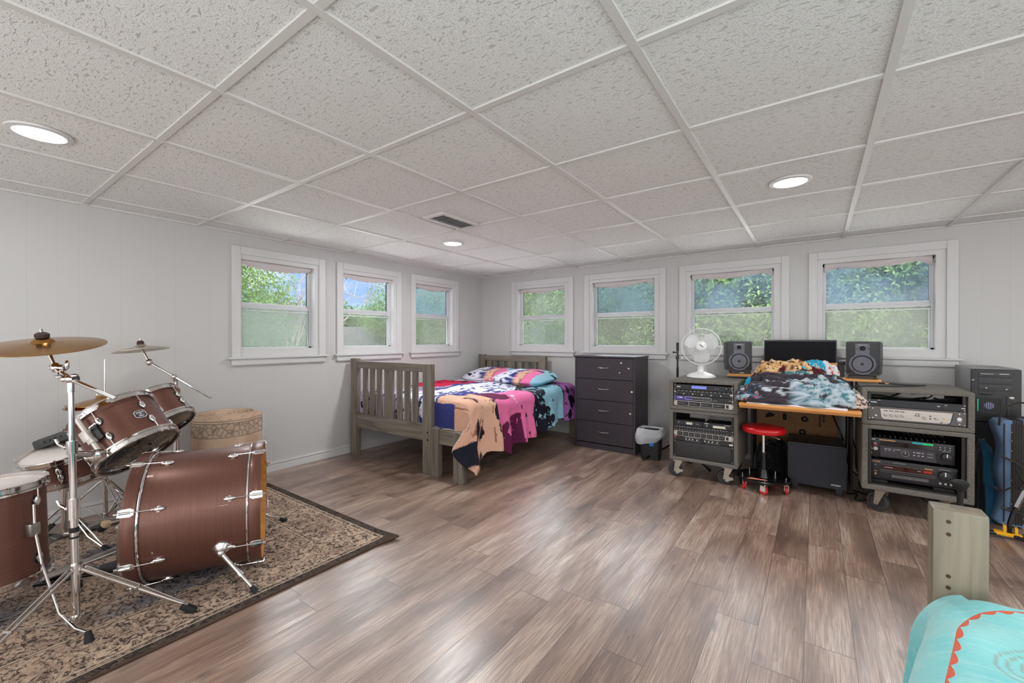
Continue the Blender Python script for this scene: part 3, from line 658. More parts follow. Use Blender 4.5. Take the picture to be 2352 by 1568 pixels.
# unit 4: silver compressor
def silver_unit(label, z0, z1, n, wide):
    r, W_, h = unit('rack_compressor', label, U0, U1, z0, z1, YP, .2, m_silver, group='silver compressors in the left stack'); scr(r, W_, h, m_black)
    s = (W_-.028-.055)/n
    for k in range(n):
        p = pb(r, 'channel_panel', m_panel, .026+s*k, .026+s*(k+1)-.003, .004, h-.004, .0008)
        m2 = 3 if wide else 2
        for i in range(m2*2):
            if k*i < 60:
                o = knob(r, .026+s*k+s*(i % m2+.6)/(m2+.4), .013 if i < m2 else h-.014, .0036, .006, m_knobd, -.0008)
        marks(r, 'level_lights', m_print, [(.03+s*k+.003*q, .0315+s*k+.003*q, h*.5-.001, h*.5+.001) for q in range(int(s/.0045))], .0012)
    pb(r, 'power_switch', m_black, W_-.052, W_-.034, .008, h-.008, .003, .001); return r
silver_unit('silver rack compressor with four wide channel sections', .5765, .6175, 4, True)
# lower case
def receiver(x0, x1, z0, z1, label, dispx):
    r, W_, h = unit('wireless_receiver', label, x0, x1, z0, z1, YP, .17, m_panel, group='half rack wireless receivers'); return r, W_, h
pl_ = tag(MB().b2(U0, U1, YP+.001, YP+.2, .4155, .4185).build('rack_shelf', m_rail, None, smooth=False), 'thin steel rack shelf under the two small receivers', 'shelf')
xm = (U0+U1)/2
r, W_, h = receiver(U0+.012, xm-.002, .42, .462, 'left one of two small black wireless receivers, its display narrower', 0)
pb(r, 'display', m_lcdw, .085, .128, .012, .03); marks(r, 'lettering', m_print, [(.025, .028, .018, .03), (.078, .081, .02, .024), (.133, .137, .02, .024), (.155, .175, .02, .022)])
for x in (.078, .133): pb(r, 'button', m_dark, x, x+.006, .026, .032)
r, W_, h = receiver(xm+.002, U1-.012, .42, .462, 'right one of two small black wireless receivers, its display wider', 0)
pb(r, 'display', m_lcdw, .072, .158, .006, .024); knob(r, .030, .016, .0085, .004, m_dark); marks(r, 'lettering', m_print, [(.012, .04, .032, .036), (.15, .19, .031, .033), (.16, .165, .004, .008)])
for dz in (-.004, .004): marks(r, 'button', m_print, [(.026, .034, .016+dz-.001, .016+dz+.001)], .005)
r, W_, h = unit('rack_preamp', 'black rack unit with a row of small knobs just below the two small receivers', U0, U1, .376, .4145, YP, .2, m_panel); scr(r, W_, h)
for k in range(18): knob(r, .025+.0215*k+(.006 if k > 8 else 0), .022-.004*(k % 2), .0055, .009)
marks(r, 'lettering', m_print, [(.02+.02*k, .031+.02*k, .033, .035) for k in range(19)]+[(.02+.02*k, .03+.02*k, .006, .008) for k in range(19)])
silver_unit('silver rack compressor with eight narrow channel sections, in the lower left case', .3345, .3745, 8, False)
r, W_, h = unit('rack_compressor', 'black rack unit with a red corner tab and two clusters of knobs', U0, U1, .298, .333, YP, .2, m_panel); scr(r, W_, h)
pb(r, 'red_tab', m_red, .001, .02, .022, .034, .001); marks(r, 'lettering', m_print, [(.08, .20, .031, .0325), (.23, .34, .031, .0325), (W_-.03, W_-.004, .006, .018), (.09, .2, .004, .005), (.24, .34, .004, .005)])
for x in (.095, .12, .143, .178, .235, .262, .288, .322): knob(r, x, .017, .0058, .009, m_silver)
r = thing('storage_unit', 'wide black rack storage unit with a recessed latch, lowest in the left stack', 'storage unit', (U0, YP, .166)); W_ = U1-U0
MB().b2(.012, W_-.012, .004, .36, .002, .126).build('drawer_box', m_black, r, smooth=False); MB().b2(0, W_, .001, .005, 0, .13, .001).build('ear_plate', m_panel, r, smooth=False)
MB().b2(.018, W_-.018, -.006, .002, .003, .127, .003).build('drawer_front', mat('drawer_black', (44, 42, 43), .5), r); pb(r, 'latch', m_dark, .19, .226, .082, .104, .003, .001, -.006); pb(r, 'latch_slot', m_black, .196, .22, .089, .099, .0015, 0, -.009); scr(r, W_, .13)
# casters
m_wheel = mat('caster_rubber', (54, 52, 52), .6); m_zinc = mat('zinc_plate', (176, 168, 154), .42, .8)
def caster(par, x, y, z, R_, yaw, brake=False):
    M = Matrix.Translation((x, y, 0)) @ Matrix.Rotation(yaw, 4, 'Z')     # wheel rolls along local x
    c = MB(); c.box((0.0, 0, z-.003), (.085, .085, .006), .002, M)
    for s_ in (-1, 1): c.prism([(-.026, z-.008), (.030, z-.008), (.006-.03+.012, R_-.014), (-.03-.012+.006, R_-.014)], M @ FR(0, s_*.023+.0015, 0), .003)
    c.cyl(M @ Vector((-.022, -.03, R_)), M @ Vector((-.022, .03, R_)), .007, seg=12)
    f_ = c.build('caster_fork', m_zinc, par, world=True)
    wb2 = MB(); Mw = M @ Matrix.Translation((-.022, 0, R_)) @ Matrix.Rotation(PI/2, 4, 'X')
    wb2.lathe([(0, -.013), (R_*.45, -.013), (R_*.5, -.009), (R_*.72, -.009), (R_*.8, -.018), (R_*.95, -.017), (R_, -.008), (R_, .008), (R_*.95, .017), (R_*.8, .018), (R_*.72, .009), (R_*.5, .009), (R_*.45, .013), (0, .013)], Mw, 40)
    w_ = wb2.build('caster_wheel', m_wheel, par, world=True)
    if brake:
        q = MB(); q.prism([(-.028, R_+.02), (-.01, R_+.03), (.012, R_+.008), (.03, R_+.01), (.034, R_-.008), (.012, R_-.014), (-.008, R_-.03), (-.024, R_-.022), (-.018, R_)], M @ FR(0, -.030, 0), .006, bev=.001)
        q.build('brake_lever', m_zinc, par, world=True)
for x, y, yw, bk in ((2.80, -.875, .3, 1), (3.165, -.865, .15, 1), (2.81, -.43, .5, 0), (3.17, -.43, .5, 0)): caster(rl, x, y, .138, .055, yw, bk)
# ---- right hand racks
A0, A1 = 3.948, 4.452; YF2, YB2 = -.93, -.37
r2u = rack_case('rack_case', 'grey carpeted rack case with loose cables inside, top of the right stack', A0, A1, YF2, YB2, .566, .800, .028, CG)
r2l = rack_case('rack_case', 'grey carpeted rack case holding two stereo receivers, bottom of the right stack', A0, A1, YF2, YB2, .150, .565, .031, CG)
for x, y, yw in ((4.055, -.865, -.6), (4.36, -.86, -.9), (4.04, -.45, .4), (4.36, -.45, .4)): caster(r2l, x, y, .150, .06, yw)
V0, V1 = A0+.031, A1-.031; YQ = YF2+.02
r, W_, h = unit('power_conditioner', 'flat black power conditioner with one outlet, directly above the silver faced interface', V0, V1, .684, .7275, YQ, .18, mat('satin_black_panel', (44, 44, 48), .35, .3)); scr(r, W_, h)
text('FURMAN', .0095, FR(.014, -.0005, .022), m_print, r, bold=.0004); o_ = pb(r, 'outlet', m_black, .045, .068, .008, .036, .003, .002)
marks(r, 'outlet_slots', m_inside, [(.05, .0525, .024, .030), (.0605, .063, .024, .030), (.0555, .0585, .013, .017)], .0036); pb(r, 'switch', m_dark, .345, .366, .008, .026, .003, .001)
marks(r, 'lettering', m_print, [(.048, .062, .038, .040), (.35, .362, .031, .033), (.318, .332, .024, .026), (.321, .329, .019, .021), (W_-.022, W_-.005, .018, .022)])
r, W_, h = unit('audio_interface', 'wide dark audio interface with a silver curved panel of knobs, right rack stack', V0, V1, .597, .683, YQ, .25, m_greyp); scr(r, W_, h)
sil = [(.060, .074), (.385, .074), (.374, .016), (.36, .009), (.078, .009), (.066, .02)]
MB().prism(sil, FR(0, .0, 0), .003, bev=.0006).build('silver_panel', m_silver, r)['label'] = 'silver curved control panel'
b = MB(); b.prism([(.388, .078), (.398, .074), (.384, .006), (.366, .004), (.378, .014)], FR(0, 0, 0), .006, bev=.001); b.build('panel_bezel', m_greyp, r)
for k in range(4):
    knob(r, .086+.026*k, .036, .0085, .009, m_steel, -.003); pb(r, 'button', m_knobd, .078+.026*k, .085+.026*k, .060, .065, .002, y=-.003); pb(r, 'button', m_knobd, .088+.026*k, .095+.026*k, .060, .065, .002, y=-.003)
for x, z, q in ((.262, .036, .009), (.315, .036, .009)): knob(r, x, z, q, .01, m_steel, -.003)
for x, z in ((.225, .045), (.238, .045), (.289, .048), (.289, .032)): knob(r, x, z, .0042, .004, None, -.003)
knob(r, .347, .038, .006, .004, m_gold, -.003); marks(r, 'lettering', mat('grey_print', (110, 106, 104), .5), [(.222, .245, .053, .058), (.25, .33, .055, .0556), (.18, .205, .024, .025), (.176, .178, .016, .02), (.185, .187, .016, .02), (.194, .196, .016, .02), (.203, .205, .016, .02), (.345, .375, .0145, .0155)], .0036)
text('p', .018, FR(.333, -.0034, .012), m_knobd, r, bold=.0003)
for x, z in ((.024, .072), (.024, .012), (.413, .072), (.413, .012)): MB().sph((x, -.001, z), .004, seg=10).build('round_screw', m_print, r)
MB().lathe([(0, .003), (.010, .003), (.011, 0), (0, 0)], FR(.413, 0, .042), 24).build('power_button', m_print, r); MB().lathe([(0, .003), (.006, .003), (.007, 0), (0, 0)], FR(.040, 0, .028), 20).build('mic_jack', m_silver, r)
marks(r, 'lettering', m_print, [(.403+.006*k, .406+.006*k, .026, .029) for k in range(4)])
# receivers on the lower shelf
sh = tag(MB().b2(V0, V1, YF2+.03, YB2-.03, .183, .191).build('rack_shelf', m_rail, None, smooth=False), 'steel shelf inside the lower right rack case', 'shelf')
for x in (4.035, 4.335): tag(MB().b2(x-.045, x+.045, -.875, -.80, .1915, .206, .002).build('foam_block', m_inside, None), 'black foam block under the %s end of the bottom receiver' % ('left' if x < 4.2 else 'right'), 'foam block')
def rcv(label, x0, x1, z0, z1): 
    r = thing('stereo_receiver', label, 'stereo receiver', (x0, -.86, z0)); W_, h = x1-x0, z1-z0
    MB().b2(.004, W_-.004, .012, .36, .004, h-.004, .003).build('chassis', m_black, r, smooth=False); MB().b2(0, W_, 0, .016, 0, h, .003).build('front_panel', mat('receiver_black', (36, 33, 38), .32, .2), r)
    return r, W_, h
r, W_, h = rcv('bottom black stereo receiver with a dark red display strip and long slot', 3.985, 4.395, .208, .335)
pb(r, 'trim_line', m_dark, 0, W_, h-.02, h-.002, .002); d_ = pb(r, 'display', mat('dark_red_glass', (58, 14, 18), .1, coat=.5), .065, .31, .068, .096, .0015); pb(r, 'glow', mat('red_glow', (120, 20, 24), .3, emit=(150, 16, 20), es=.5), .262, .300, .078, .090, .002)
marks(r, 'trim_line', m_steel, [(.062, .315, .0985, .0996), (.062, .315, .0625, .0640), (.062, .315, .052, .053)], .002); pb(r, 'cassette_slot', mat('smoky_slot', (92, 88, 88), .3), .115, .285, .022, .040, .004, .001); pb(r, 'slot_frame', m_black, .062, .315, .016, .048, .001)
knob(r, .356, .074, .031, .02); text('PIONEER', .0100, FR(.022, -.0022, .110), m_gold, r, bold=.0003)
for x in (.335, .358, .381): knob(r, x, .028, .008, .009, m_steel)
knob(r, .036, .088, .011, .005, m_dark); knob(r, .037, .034, .006, .006, m_gold); marks(r, 'lettering', m_gold, [(.030, .046, .050, .053), (.268, .303, .102, .107)], .003); marks(r, 'lettering', m_print, [(.08, .12, .082, .084), (.235, .25, .082, .084), (.33, .38, .111, .112), (.12, .18, .1155, .1165)], .0024)
marks(r, 'tape_buttons', m_steel, [(.20, .203, .027, .033), (.235, .238, .027, .033), (.262, .265, .027, .033)], .0048)
r, W_, h = rcv('upper black stereo receiver with a green and blue sticker', 3.978, 4.385, .352, .475)
for x in (.05, .36): MB().lathe([(0, -.0155), (.014, -.0155), (.014, 0), (0, 0)], Matrix.Translation((x, .06, 0)), 20).build('foot', m_black, r)
for k in range(14): MB().box((.045+.025*k, .17, h+.004), (.006, .24, .010), 0, Matrix.Rotation(.0, 4, 'Z')).build('cooling_fin', m_dark, r, smooth=False)
pb(r, 'display', mat('smoked_glass', (30, 16, 16), .1, coat=.5), .065, .318, .078, .105, .0015); MB().prism([(.065, .074), (.318, .074), (.327, .006), (.067, .006)], FR(0, 0, 0), .008, bev=.001).build('control_flap', mat('flap_grey', (64, 60, 66), .35, .3), r)
b = MB(); 
marks(r, 'sticker', mat('blue_green_sticker', (40, 170, 180), .4, emit=(20, 120, 130), es=.25), [(.218, .265, .1065, .117)], .002); marks(r, 'sticker', mat('green_sticker', (20, 200, 120), .4, emit=(10, 160, 90), es=.3), [(.265, .312, .1055, .1165)], .002)  # both stickers are given a faint glow of their own
knob(r, .370, .045, .026, .018); MB().lathe([(.017, .0), (.019, 0), (.019, .002), (.017, .002)], FR(.185, -.008, .040), 30, True).build('dial_ring', m_steel, r); knob(r, .185, .040, .013, .003, m_dark, -.008)
text('SONY', .010, FR(.016, -.0006, .107), m_print, r, bold=.0004); marks(r, 'red_button', m_red, [(.034, .052, .073, .081)], .003)
MB().lathe([(0, .004), (.011, .004), (.012, 0), (0, 0)], FR(.044, 0, .052), 24).build('power_button', m_silver, r); knob(r, .022, .022, .005, .005, m_steel)
marks(r, 'lettering', m_print, [(.036, .05, .084, .088), (.012, .026, .056, .062), (.012, .03, .046, .049), (.34, .345, .1, .104), (.36, .365, .1, .104), (.382, .387, .1, .104), (.34, .345, .086, .09), (.36, .365, .086, .09), (.382, .387, .086, .09), (.35, .385, .078, .0795)], .001)
marks(r, 'lettering', m_print, [(.085, .12, .058, .0595), (.13, .165, .058, .0595), (.088, .096, .048, .05), (.106, .114, .048, .05), (.126, .134, .048, .05), (.222, .228, .052, .056), (.235, .255, .052, .055), (.262, .268, .052, .056), (.222, .23, .034, .038), (.242, .25, .034, .038), (.26, .268, .034, .038), (.285, .31, .052, .0535), (.285, .31, .034, .0355)], .0088)
marks(r, 'lettering', m_gold, [(.062, .14, .108, .114)], .001)
# loose cables in the open top of the right rack
m_cable = mat('black_cable', (20, 20, 22), .5)
def cable(pts, r_, label, name='cable', cat='cable', m=None, group=None, sm=8):
    P_ = [Vector(p) for p in pts]; out = []
    for i in range(len(P_)-1):
        a, b_, c, d = P_[max(i-1, 0)], P_[i], P_[i+1], P_[min(i+2, len(P_)-1)]
        for k in range(sm):
            t = k/sm; out.append(.5*((2*b_)+(-a+c)*t+(2*a-5*b_+4*c-d)*t*t+(-a+3*b_-3*c+d)*t**3))
    out.append(P_[-1]); b = MB(); b.tube(out, r_, 8); return tag(b.build(name, m or m_cable, None), label, cat, group)
CB = 'black cables in and around the racks'
cable([(4.0, -.72, .733), (4.05, -.80, .742), (4.12, -.84, .738), (4.2, -.8, .733), (4.28, -.70, .735)], .005, 'black cable lying loosely on the power conditioner at its left end', group=CB)
cable([(4.10, -.78, .735), (4.18, -.62, .755), (4.26, -.45, .770), (4.32, -.38, .768)], .005, 'black cable rising to the back through the open top of the right rack', group=CB)
cable([(4.24, -.83, .733), (4.29, -.79, .752), (4.30, -.70, .764), (4.27, -.6, .75), (4.24, -.5, .735)], .004, 'looped black cable in the middle of the open rack top', group=CB)
cable([(4.28, -.84, .734), (4.33, -.86, .746), (4.39, -.85, .752), (4.41, -.80, .736), (4.35, -.78, .733), (4.30, -.80, .745)], .005, 'coiled black cable at the right end of the open rack top', group=CB)
cable([(3.90, -.62, .60), (3.90, -.86, .78), (3.955, -.905, .806), (4.05, -.86, .808), (4.18, -.78, .808), (4.27, -.72, .814), (4.265, -.66, .808), (4.2, -.66, .807), (4.11, -.63, .808)], .0045, 'black audio cable lying in a loop across the top of the right rack', group=CB)
jk = thing('jack_plug', 'cable plug with a brass coloured tip on top of the right rack', 'plug', (4.09, -.62, .808)); MB().cyl((-.03, .01, 0), (.0, 0, 0), .006, seg=10).build('plug_body', m_black, jk); MB().cyl((0, 0, 0), (.03, -.01, 0), .0035, seg=10).build('plug_tip', m_gold, jk)
# ================================================================ DESK BOARDS BETWEEN THE RACKS
dk = thing('desk', 'honey coloured board desk spanning the two rack stacks, with a lower shelf', 'desk', (3.6, -.5, 0))
MB().b2(3.10, 4.085, -.50, -.14, .8015, .819, .003).build('desk_top', m_orange, dk, world=True)
MB().b2(3.262, 3.938, -1.085, -.42, .640, .659, .003).build('keyboard_shelf', m_orange, dk, world=True)
for x in (3.268, 3.915): MB().b2(x, x+.016, -.45, -.16, 0, .8015).build('side_panel', mat('dark_side_panel', (40, 38, 38), .6), dk, world=True, smooth=False)
MB().b2(3.262, 3.938, -1.05, -1.02, .622, .640, .002).build('shelf_cleat', m_orange, dk, world=True)
rs = thing('speaker_riser', 'small honey coloured riser board under the wide centre speaker', 'riser', (3.6, -.22, .819))
MB().b2(3.33, 3.842, -.34, -.12, .905, .925, .002).build('riser_top', m_orange, rs, world=True)
for x in (3.345, 3.80): MB().b2(x, x+.022, -.32, -.14, .819, .905).build('riser_leg', m_dark, rs, world=True, smooth=False)
pb_ = thing('power_adapter', 'small black power adapter box beside the centre speaker riser', 'adapter', (3.87, -.25, .819)); MB().b2(3.846, 3.89, -.33, -.26, .912, .942, .003).build('adapter_body', m_black, pb_, world=True); MB().b2(3.852, 3.884, -.325, -.265, .819, .912).build('adapter_bracket', m_dark, pb_, world=True)
# centre speaker
m_grille = mat('speaker_grille_cloth', (33, 33, 35), .95, spec=.1); m_spk = mat('speaker_cabinet', (56, 55, 58), .5)
cs = thing('centre_speaker', 'long black centre speaker with a cloth grille, on the riser in front of the windows', 'speaker', (3.595, -.24, .925))
MB().b2(3.352, 3.838, -.335, -.13, .925, 1.105, .006).build('cabinet', m_spk, cs, world=True); MB().b2(3.360, 3.830, -.345, -.334, .932, 1.092, .004).build('grille', m_grille, cs, world=True)
MB().b2(3.580, 3.606, -.348, -.344, .937, .944).build('red_badge', m_red, cs, world=True, smooth=False)
# studio monitors
m_face = mat('monitor_faceplate', (94, 94, 102), .45); m_cone = mat('woofer_cone', (62, 58, 56), .55)
def monitor(label, cx, cy, a, z, w_=.196, h=.248, d=.235, s=1.0):
    M = Matrix.Translation((cx, cy, z)) @ Matrix.Rotation(a, 4, 'Z') @ Matrix.Rotation(-.02, 4, 'X')
    t = thing('studio_monitor', label, 'speaker', M=M, group=None)
    hw = w_/2
    b = MB(); prof = [(0, .0), (0, h), (d*.92, h), (d, h-.02), (d, .085), (d*.7, .0)]       # side outline in (depth, height)
    b.prism(prof, Matrix(((0, 0, 1, -hw), (1, 0, 0, 0), (0, 1, 0, 0), (0, 0, 0, 1))), w_, bev=.006); b.build('cabinet', m_spk, t)
    b = MB(); b.b2(-hw+.008, hw-.008, -.004, .002, .012, h-.012, .003); b.build('baffle', mat('baffle_black', (40, 40, 43), .5), t)
    cw, ch = .078, .082; b = MB()
    n = 40; pts = []
    for k in range(n): ang = math.radians(120)+math.radians(300)*k/(n-1); pts.append((cw*math.cos(ang), ch+cw*math.sin(ang)))
    pts += [(.042, h-.016), (-.042, h-.016)]
    b.prism(pts, FR(0, -.003, 0), .005, bev=.001); fp = b.build('faceplate', m_face, t)
    dz = FR(0, -.008, ch)
    MB().lathe([(.058, -.004), (.064, .0), (.062, .004), (.056, .001)], dz, 40, True).build('woofer_surround', m_rubber, t)
    MB().lathe([(0, -.018), (.018, -.018), (.05, -.002), (.058, .0), (.058, -.003), (.0, -.022)], dz, 40).build('woofer_cone', m_cone, t)
    MB().lathe([(0, .004), (.010, .0), (.017, -.010), (.018, -.018), (0, -.018)], dz, 28).build('dust_cap', mat('dust_cap', (48, 46, 48), .3), t)
    tz = FR(0, -.0082, h-.052); MB().lathe([(.010, -.002), (.018, .001), (.017, .003), (.009, .0)], tz, 28, True).build('tweeter_ring', m_black, t); MB().sph(tz @ Vector((0, 0, -.002)), .010, seg=18).build('tweeter_dome', m_black, t)
    for x, zz in ((-.052, ch+.052), (.052, ch+.052), (-.052, ch-.052), (.052, ch-.052), (-.034, h-.055), (.034, h-.055)): MB().cyl((x, -.0095, zz), (x, -.0075, zz), .004, seg=12).build('bolt', m_black, t)
    marks(t, 'logo_lettering', m_print, [(-.026, .026, h-.027, h-.0255)], .0006, -.008); MB().sph((0, -.008, ch+.088), .0015, seg=8).build('indicator_light', m_print, t); return t
for lab, cx, cy, a, z in (('grey studio monitor speaker standing between the white fan and the blanket heap', 3.178, -.37, .24, .843), ('grey studio monitor speaker standing on the right end of the honey board', 3.985, -.36, -.16, .845)):
    monitor(lab, cx, cy-.06, a, z)
    p = thing('monitor_pad', 'grey foam pad under the %s studio monitor' % ('left' if cx < 3.5 else 'right'), 'foam pad', (cx, cy, .819), a)
    MB().prism([(-.02, 0), (-.02, .022), (.19, .022), (.19, 0)], Matrix(((0, 0, 1, -.075), (1, 0, 0, -.055), (0, 1, 0, 0), (0, 0, 0, 1))), .15, bev=.002).build('pad_body', mat('foam_grey', (70, 66, 66), .9), p)
    if cx < 3.5: text('Auralex', .010, FR(-.01, -.0765, .006), m_print, p, bold=.0003)
    cable([(cx+.09, cy+.12, .84), (cx+(.2 if cx < 3.5 else -.16), -.17, .87), (3.35 if cx < 3.5 else 3.86, -.3, .90)], .003, 'thin black cable leaving the %s studio monitor' % ('left' if cx < 3.5 else 'right'))
# ---------------------------------------------------------------- fan
fx, fy, fz = 2.914, -.60, .786
fan = thing('desk_fan', 'white desk fan with a wire cage standing on the left rack case', 'fan', (fx, fy, fz), .22)
MB().lathe([(0, 0), (.112, 0), (.116, .006), (.112, .016), (.09, .03), (.05, .042), (.034, .05), (.030, .06), (0, .06)], None, 48).build('base', m_white, fan)
MB().lathe([(.030, .05), (.027, .10), (.026, .17), (.029, .19), (0, .20)], None, 32).build('neck', m_white, fan)
Mh = Matrix.Translation((0, -.045, .262)) @ Matrix.Rotation(-.14, 4, 'X') @ FR(0, 0, 0)   # local z points out of the front
MB().lathe([(0, -.14), (.03, -.14), (.045, -.12), (.05, -.05), (.045, -.02), (0, -.02)], Mh, 32).build('motor_housing', m_white, fan)
R_ = .152; prof_f = [(.038, .052), (.09, .048), (.13, .032), (R_, .0)]; prof_b = [(.05, -.055), (.10, -.052), (.135, -.035), (R_, -.002)]
cage = MB()
for q in range(72):
    a = 2*PI*q/72
    for pr in (prof_f,): cage.tube([Mh @ Vector((r_*math.cos(a), r_*math.sin(a), z)) for r_, z in pr], .0009, 5)
cage.ring(Mh @ Matrix.Translation((0, 0, .045)), .10, .0014, 48, 6); cage.build('front_grille', m_white, fan)
cage = MB()
for q in range(54):
    a = 2*PI*q/54
    for pr in (prof_b,): cage.tube([Mh @ Vector((r_*math.cos(a), r_*math.sin(a), z)) for r_, z in pr], .0009, 5)
cage.ring(Mh @ Matrix.Translation((0, 0, -.05)), .11, .0014, 48, 6); cage.build('rear_grille', m_white, fan)
MB().ring(Mh, R_, .0035, 72, 8).build('grille_rim', m_white, fan)
hub = MB().lathe([(0, .058), (.030, .058), (.040, .052), (.041, .046), (0, .046)], Mh, 36).build('centre_cap', m_white, fan)
MB().box((0, 0, .0588), (.036, .006, .001), 0, Mh @ Matrix.Rotation(-.7, 4, 'Z')).build('logo', m_dark, fan, smooth=False)
m_blade = bpy.data.materials.new('translucent_blade'); m_blade.use_nodes = True; n = NT(m_blade); n.b.inputs['Base Color'].default_value = lin((225, 225, 226)); n.b.inputs['Roughness'].default_value = .3
n.l(n.n('ShaderNodeMixShader', {0: .72, 1: n.n('ShaderNodeBsdfTransparent').outputs[0], 2: n.b.outputs[0]}).outputs[0], n.t.nodes['Material Output'].inputs[0])
for k in range(3):
    Mb = Mh @ Matrix.Rotation(2*PI*k/3+.5, 4, 'Z')
    def fn(u, v_):
        r_ = .03+.105*u; wd = (.35+.75*math.sin(PI*(.15+.6*u)))*(.06); a = (v_-.5)*2
        return Mb @ Vector((r_-.012*a*a*u, a*wd, .0+.018*a+.004*u))
    o = MB().grid(12, 10, fn).build('blade', m_blade, fan); md = o.modifiers.new('s', 'SOLIDIFY'); md.thickness = .0015
MB().cyl(Mh @ Vector((0, 0, -.03)), Mh @ Vector((0, 0, .012)), .026, seg=24).build('blade_hub', m_white, fan)
MB().tube([(.02, .03, .19), (.035, .03, .14), (.03, .03, .10), (.045, .05, .05), (.05, .1, .01)], .0028, 8).build('power_cord', m_white, fan)
# ---------------------------------------------------------------- heap of blankets on the lower shelf
m_plush = mat('plush_blanket', (255, 255, 255), .9, spec=.15); N = NT(m_plush); N.color(N.n('ShaderNodeAttribute', attribute_name='Col').outputs[0]); N.bump(N.noise(N.co(), 60, 4), .35, .004)
N.b.inputs['Sheen Weight'].default_value = .35; N.b.inputs['Sheen Roughness'].default_value = .4
def heap(name, label, cx, cy, cz, rx, ry, rz, seed, cf, folds, rot=0, cat='blanket', nu=200, nv=90, ee=.55, flat=True, fa=.045, dirx=1):
    M = Matrix.Translation((cx, cy, cz)) @ Matrix.Rotation(rot, 4, 'Z')
    sg = lambda q, p: math.copysign(abs(q)**p, q)
    def fn(u, v_):
        a = 2*PI*u; ph = PI*(v_-.5)
        x = sg(math.cos(a), ee)*abs(math.cos(ph))**.7; y = sg(math.sin(a), ee)*abs(math.cos(ph))**.7; z = math.sin(ph)
        if z < 0 and flat: z *= .02
        wx, wy = x+.35*nz3(x*1.2+seed, y*1.2, z), y+.35*nz3(x*1.2, y*1.2+seed, z)
        if dirx: w1 = wy*folds+wx*folds*.35
        else: w1 = wx*folds
        f = abs(math.sin(w1*PI+2*nz3(wx*1.5, wy*1.5, seed)))**.7-.5
        hgt = f*fa+.03*nz3(x*3+seed, y*3, z*2)+.012*nz3(x*9, y*9, z*9+seed)
        px = rx*x*(1+.07*nz3(seed, y*4, z*5)); py = ry*y*(1+.10*nz3(x*5, seed, z*5))
        k = max(0, z)
        return M @ Vector((px+.25*hgt*x*(1 if z > -.01 else 0), py+.35*hgt*y*(1 if z > -.01 else 0), rz*z+(hgt*(.35+.65*k) if z > 0 else 0)))
    def cfn(u, v_):
        p = M.inverted() @ fn(u, v_); return cf(p.x/rx, p.y/ry, p.z/rz)
    o = cloth(name, nu, nv, fn, cfn, m_plush, thick=0); return tag(o, label, cat)
K = {k: lin(v)[:3] for k, v in dict(char=(62, 56, 62), dk=(36, 32, 38), grey=(150, 166, 178), lg=(176, 184, 190), teal=(70, 116, 122), red=(190, 24, 40), cyan=(20, 160, 200), tan=(206, 160, 106), ltan=(224, 188, 142), brn=(72, 50, 36), wine=(80, 26, 40), wht=(214, 208, 206), crm=(206, 184, 172)).items()}
def cA(x, y, z):
    k = fb(x*2.2+3, y*2.2, z*2, 3); q = fb(x*9, y*9, z*6+4, 3)
    if x < -.55 and q > .38: return K['red'] if q > .55 else K['cyan']
    if x < -.1: return K['char'] if k < .32 else (K['lg'] if q > -.05 else K['dk'])
    if x > .86: return K['crm'] if q > -.2 else K['brn']
    if k > .38: return K['char']
    return K['teal'] if q > .22 else (K['lg'] if q < -.18 else K['grey'])
def cB(x, y, z):
    k = fb(x*2+1, y*2, z*2, 3); q = fb(x*11, y*11, z*7+4, 3)
    if q > .30: return K['brn']
    if k > .30: return K['wine']
    return K['tan'] if k < .02 else K['ltan']
def cC(x, y, z):
    q = fb(x*8, y*8, z*7+4, 3)
    if x > .30: return K['red'] if q > .42 else K['wht']
    return K['cyan'] if q < .35 else (K['wht'] if q > .5 else K['teal'])
def cD(x, y, z):
    q = fb(x*8, y*8, z*5+4, 3); k = fb(x*3, y*3, z, 2)
    if x < -.86: return K['cyan']
    if k > .1 and x > -.2: return K['teal'] if q > -.1 else K['lg']
    return K['char'] if q < .4 else K['dk']
tag(MB().grid(24, 6, lambda u, v_: Vector((3.31+.56*u, -1.075+.05*v_, .662+.010*math.sin(PI*v_)+.002*math.sin(u*17)))).build('bed_sheet', mat('white_cotton', (216, 208, 208), .8), None), 'white sheet folded flat along the front edge of the lower shelf', 'sheet').modifiers.new('s', 'SOLIDIFY').thickness = .006
heap('plush_blanket', 'grey, charcoal and pale blue plush blanket, lowest of the heap on the desk shelf', 3.60, -.87, .672, .365, .20, .105, 2.3, cA, 3.4, fa=.085)
heap('plush_blanket', 'charcoal and green plush blanket folded across the middle of the heap', 3.585, -.70, .72, .325, .17, .115, 5.1, cD, 2.8, rot=-.04, fa=.075)
heap('plush_blanket', 'tan animal print plush blanket on top of the heap', 3.545, -.58, .80, .235, .15, .115, 8.2, cB, 2.8, rot=-.06, fa=.06)
heap('plush_blanket', 'turquoise plush blanket with a white and red dotted end, atop the heap', 3.70, -.56, .79, .145, .14, .125, 4.4, cC, 2.2, rot=.2, fa=.06, nu=120, nv=70)
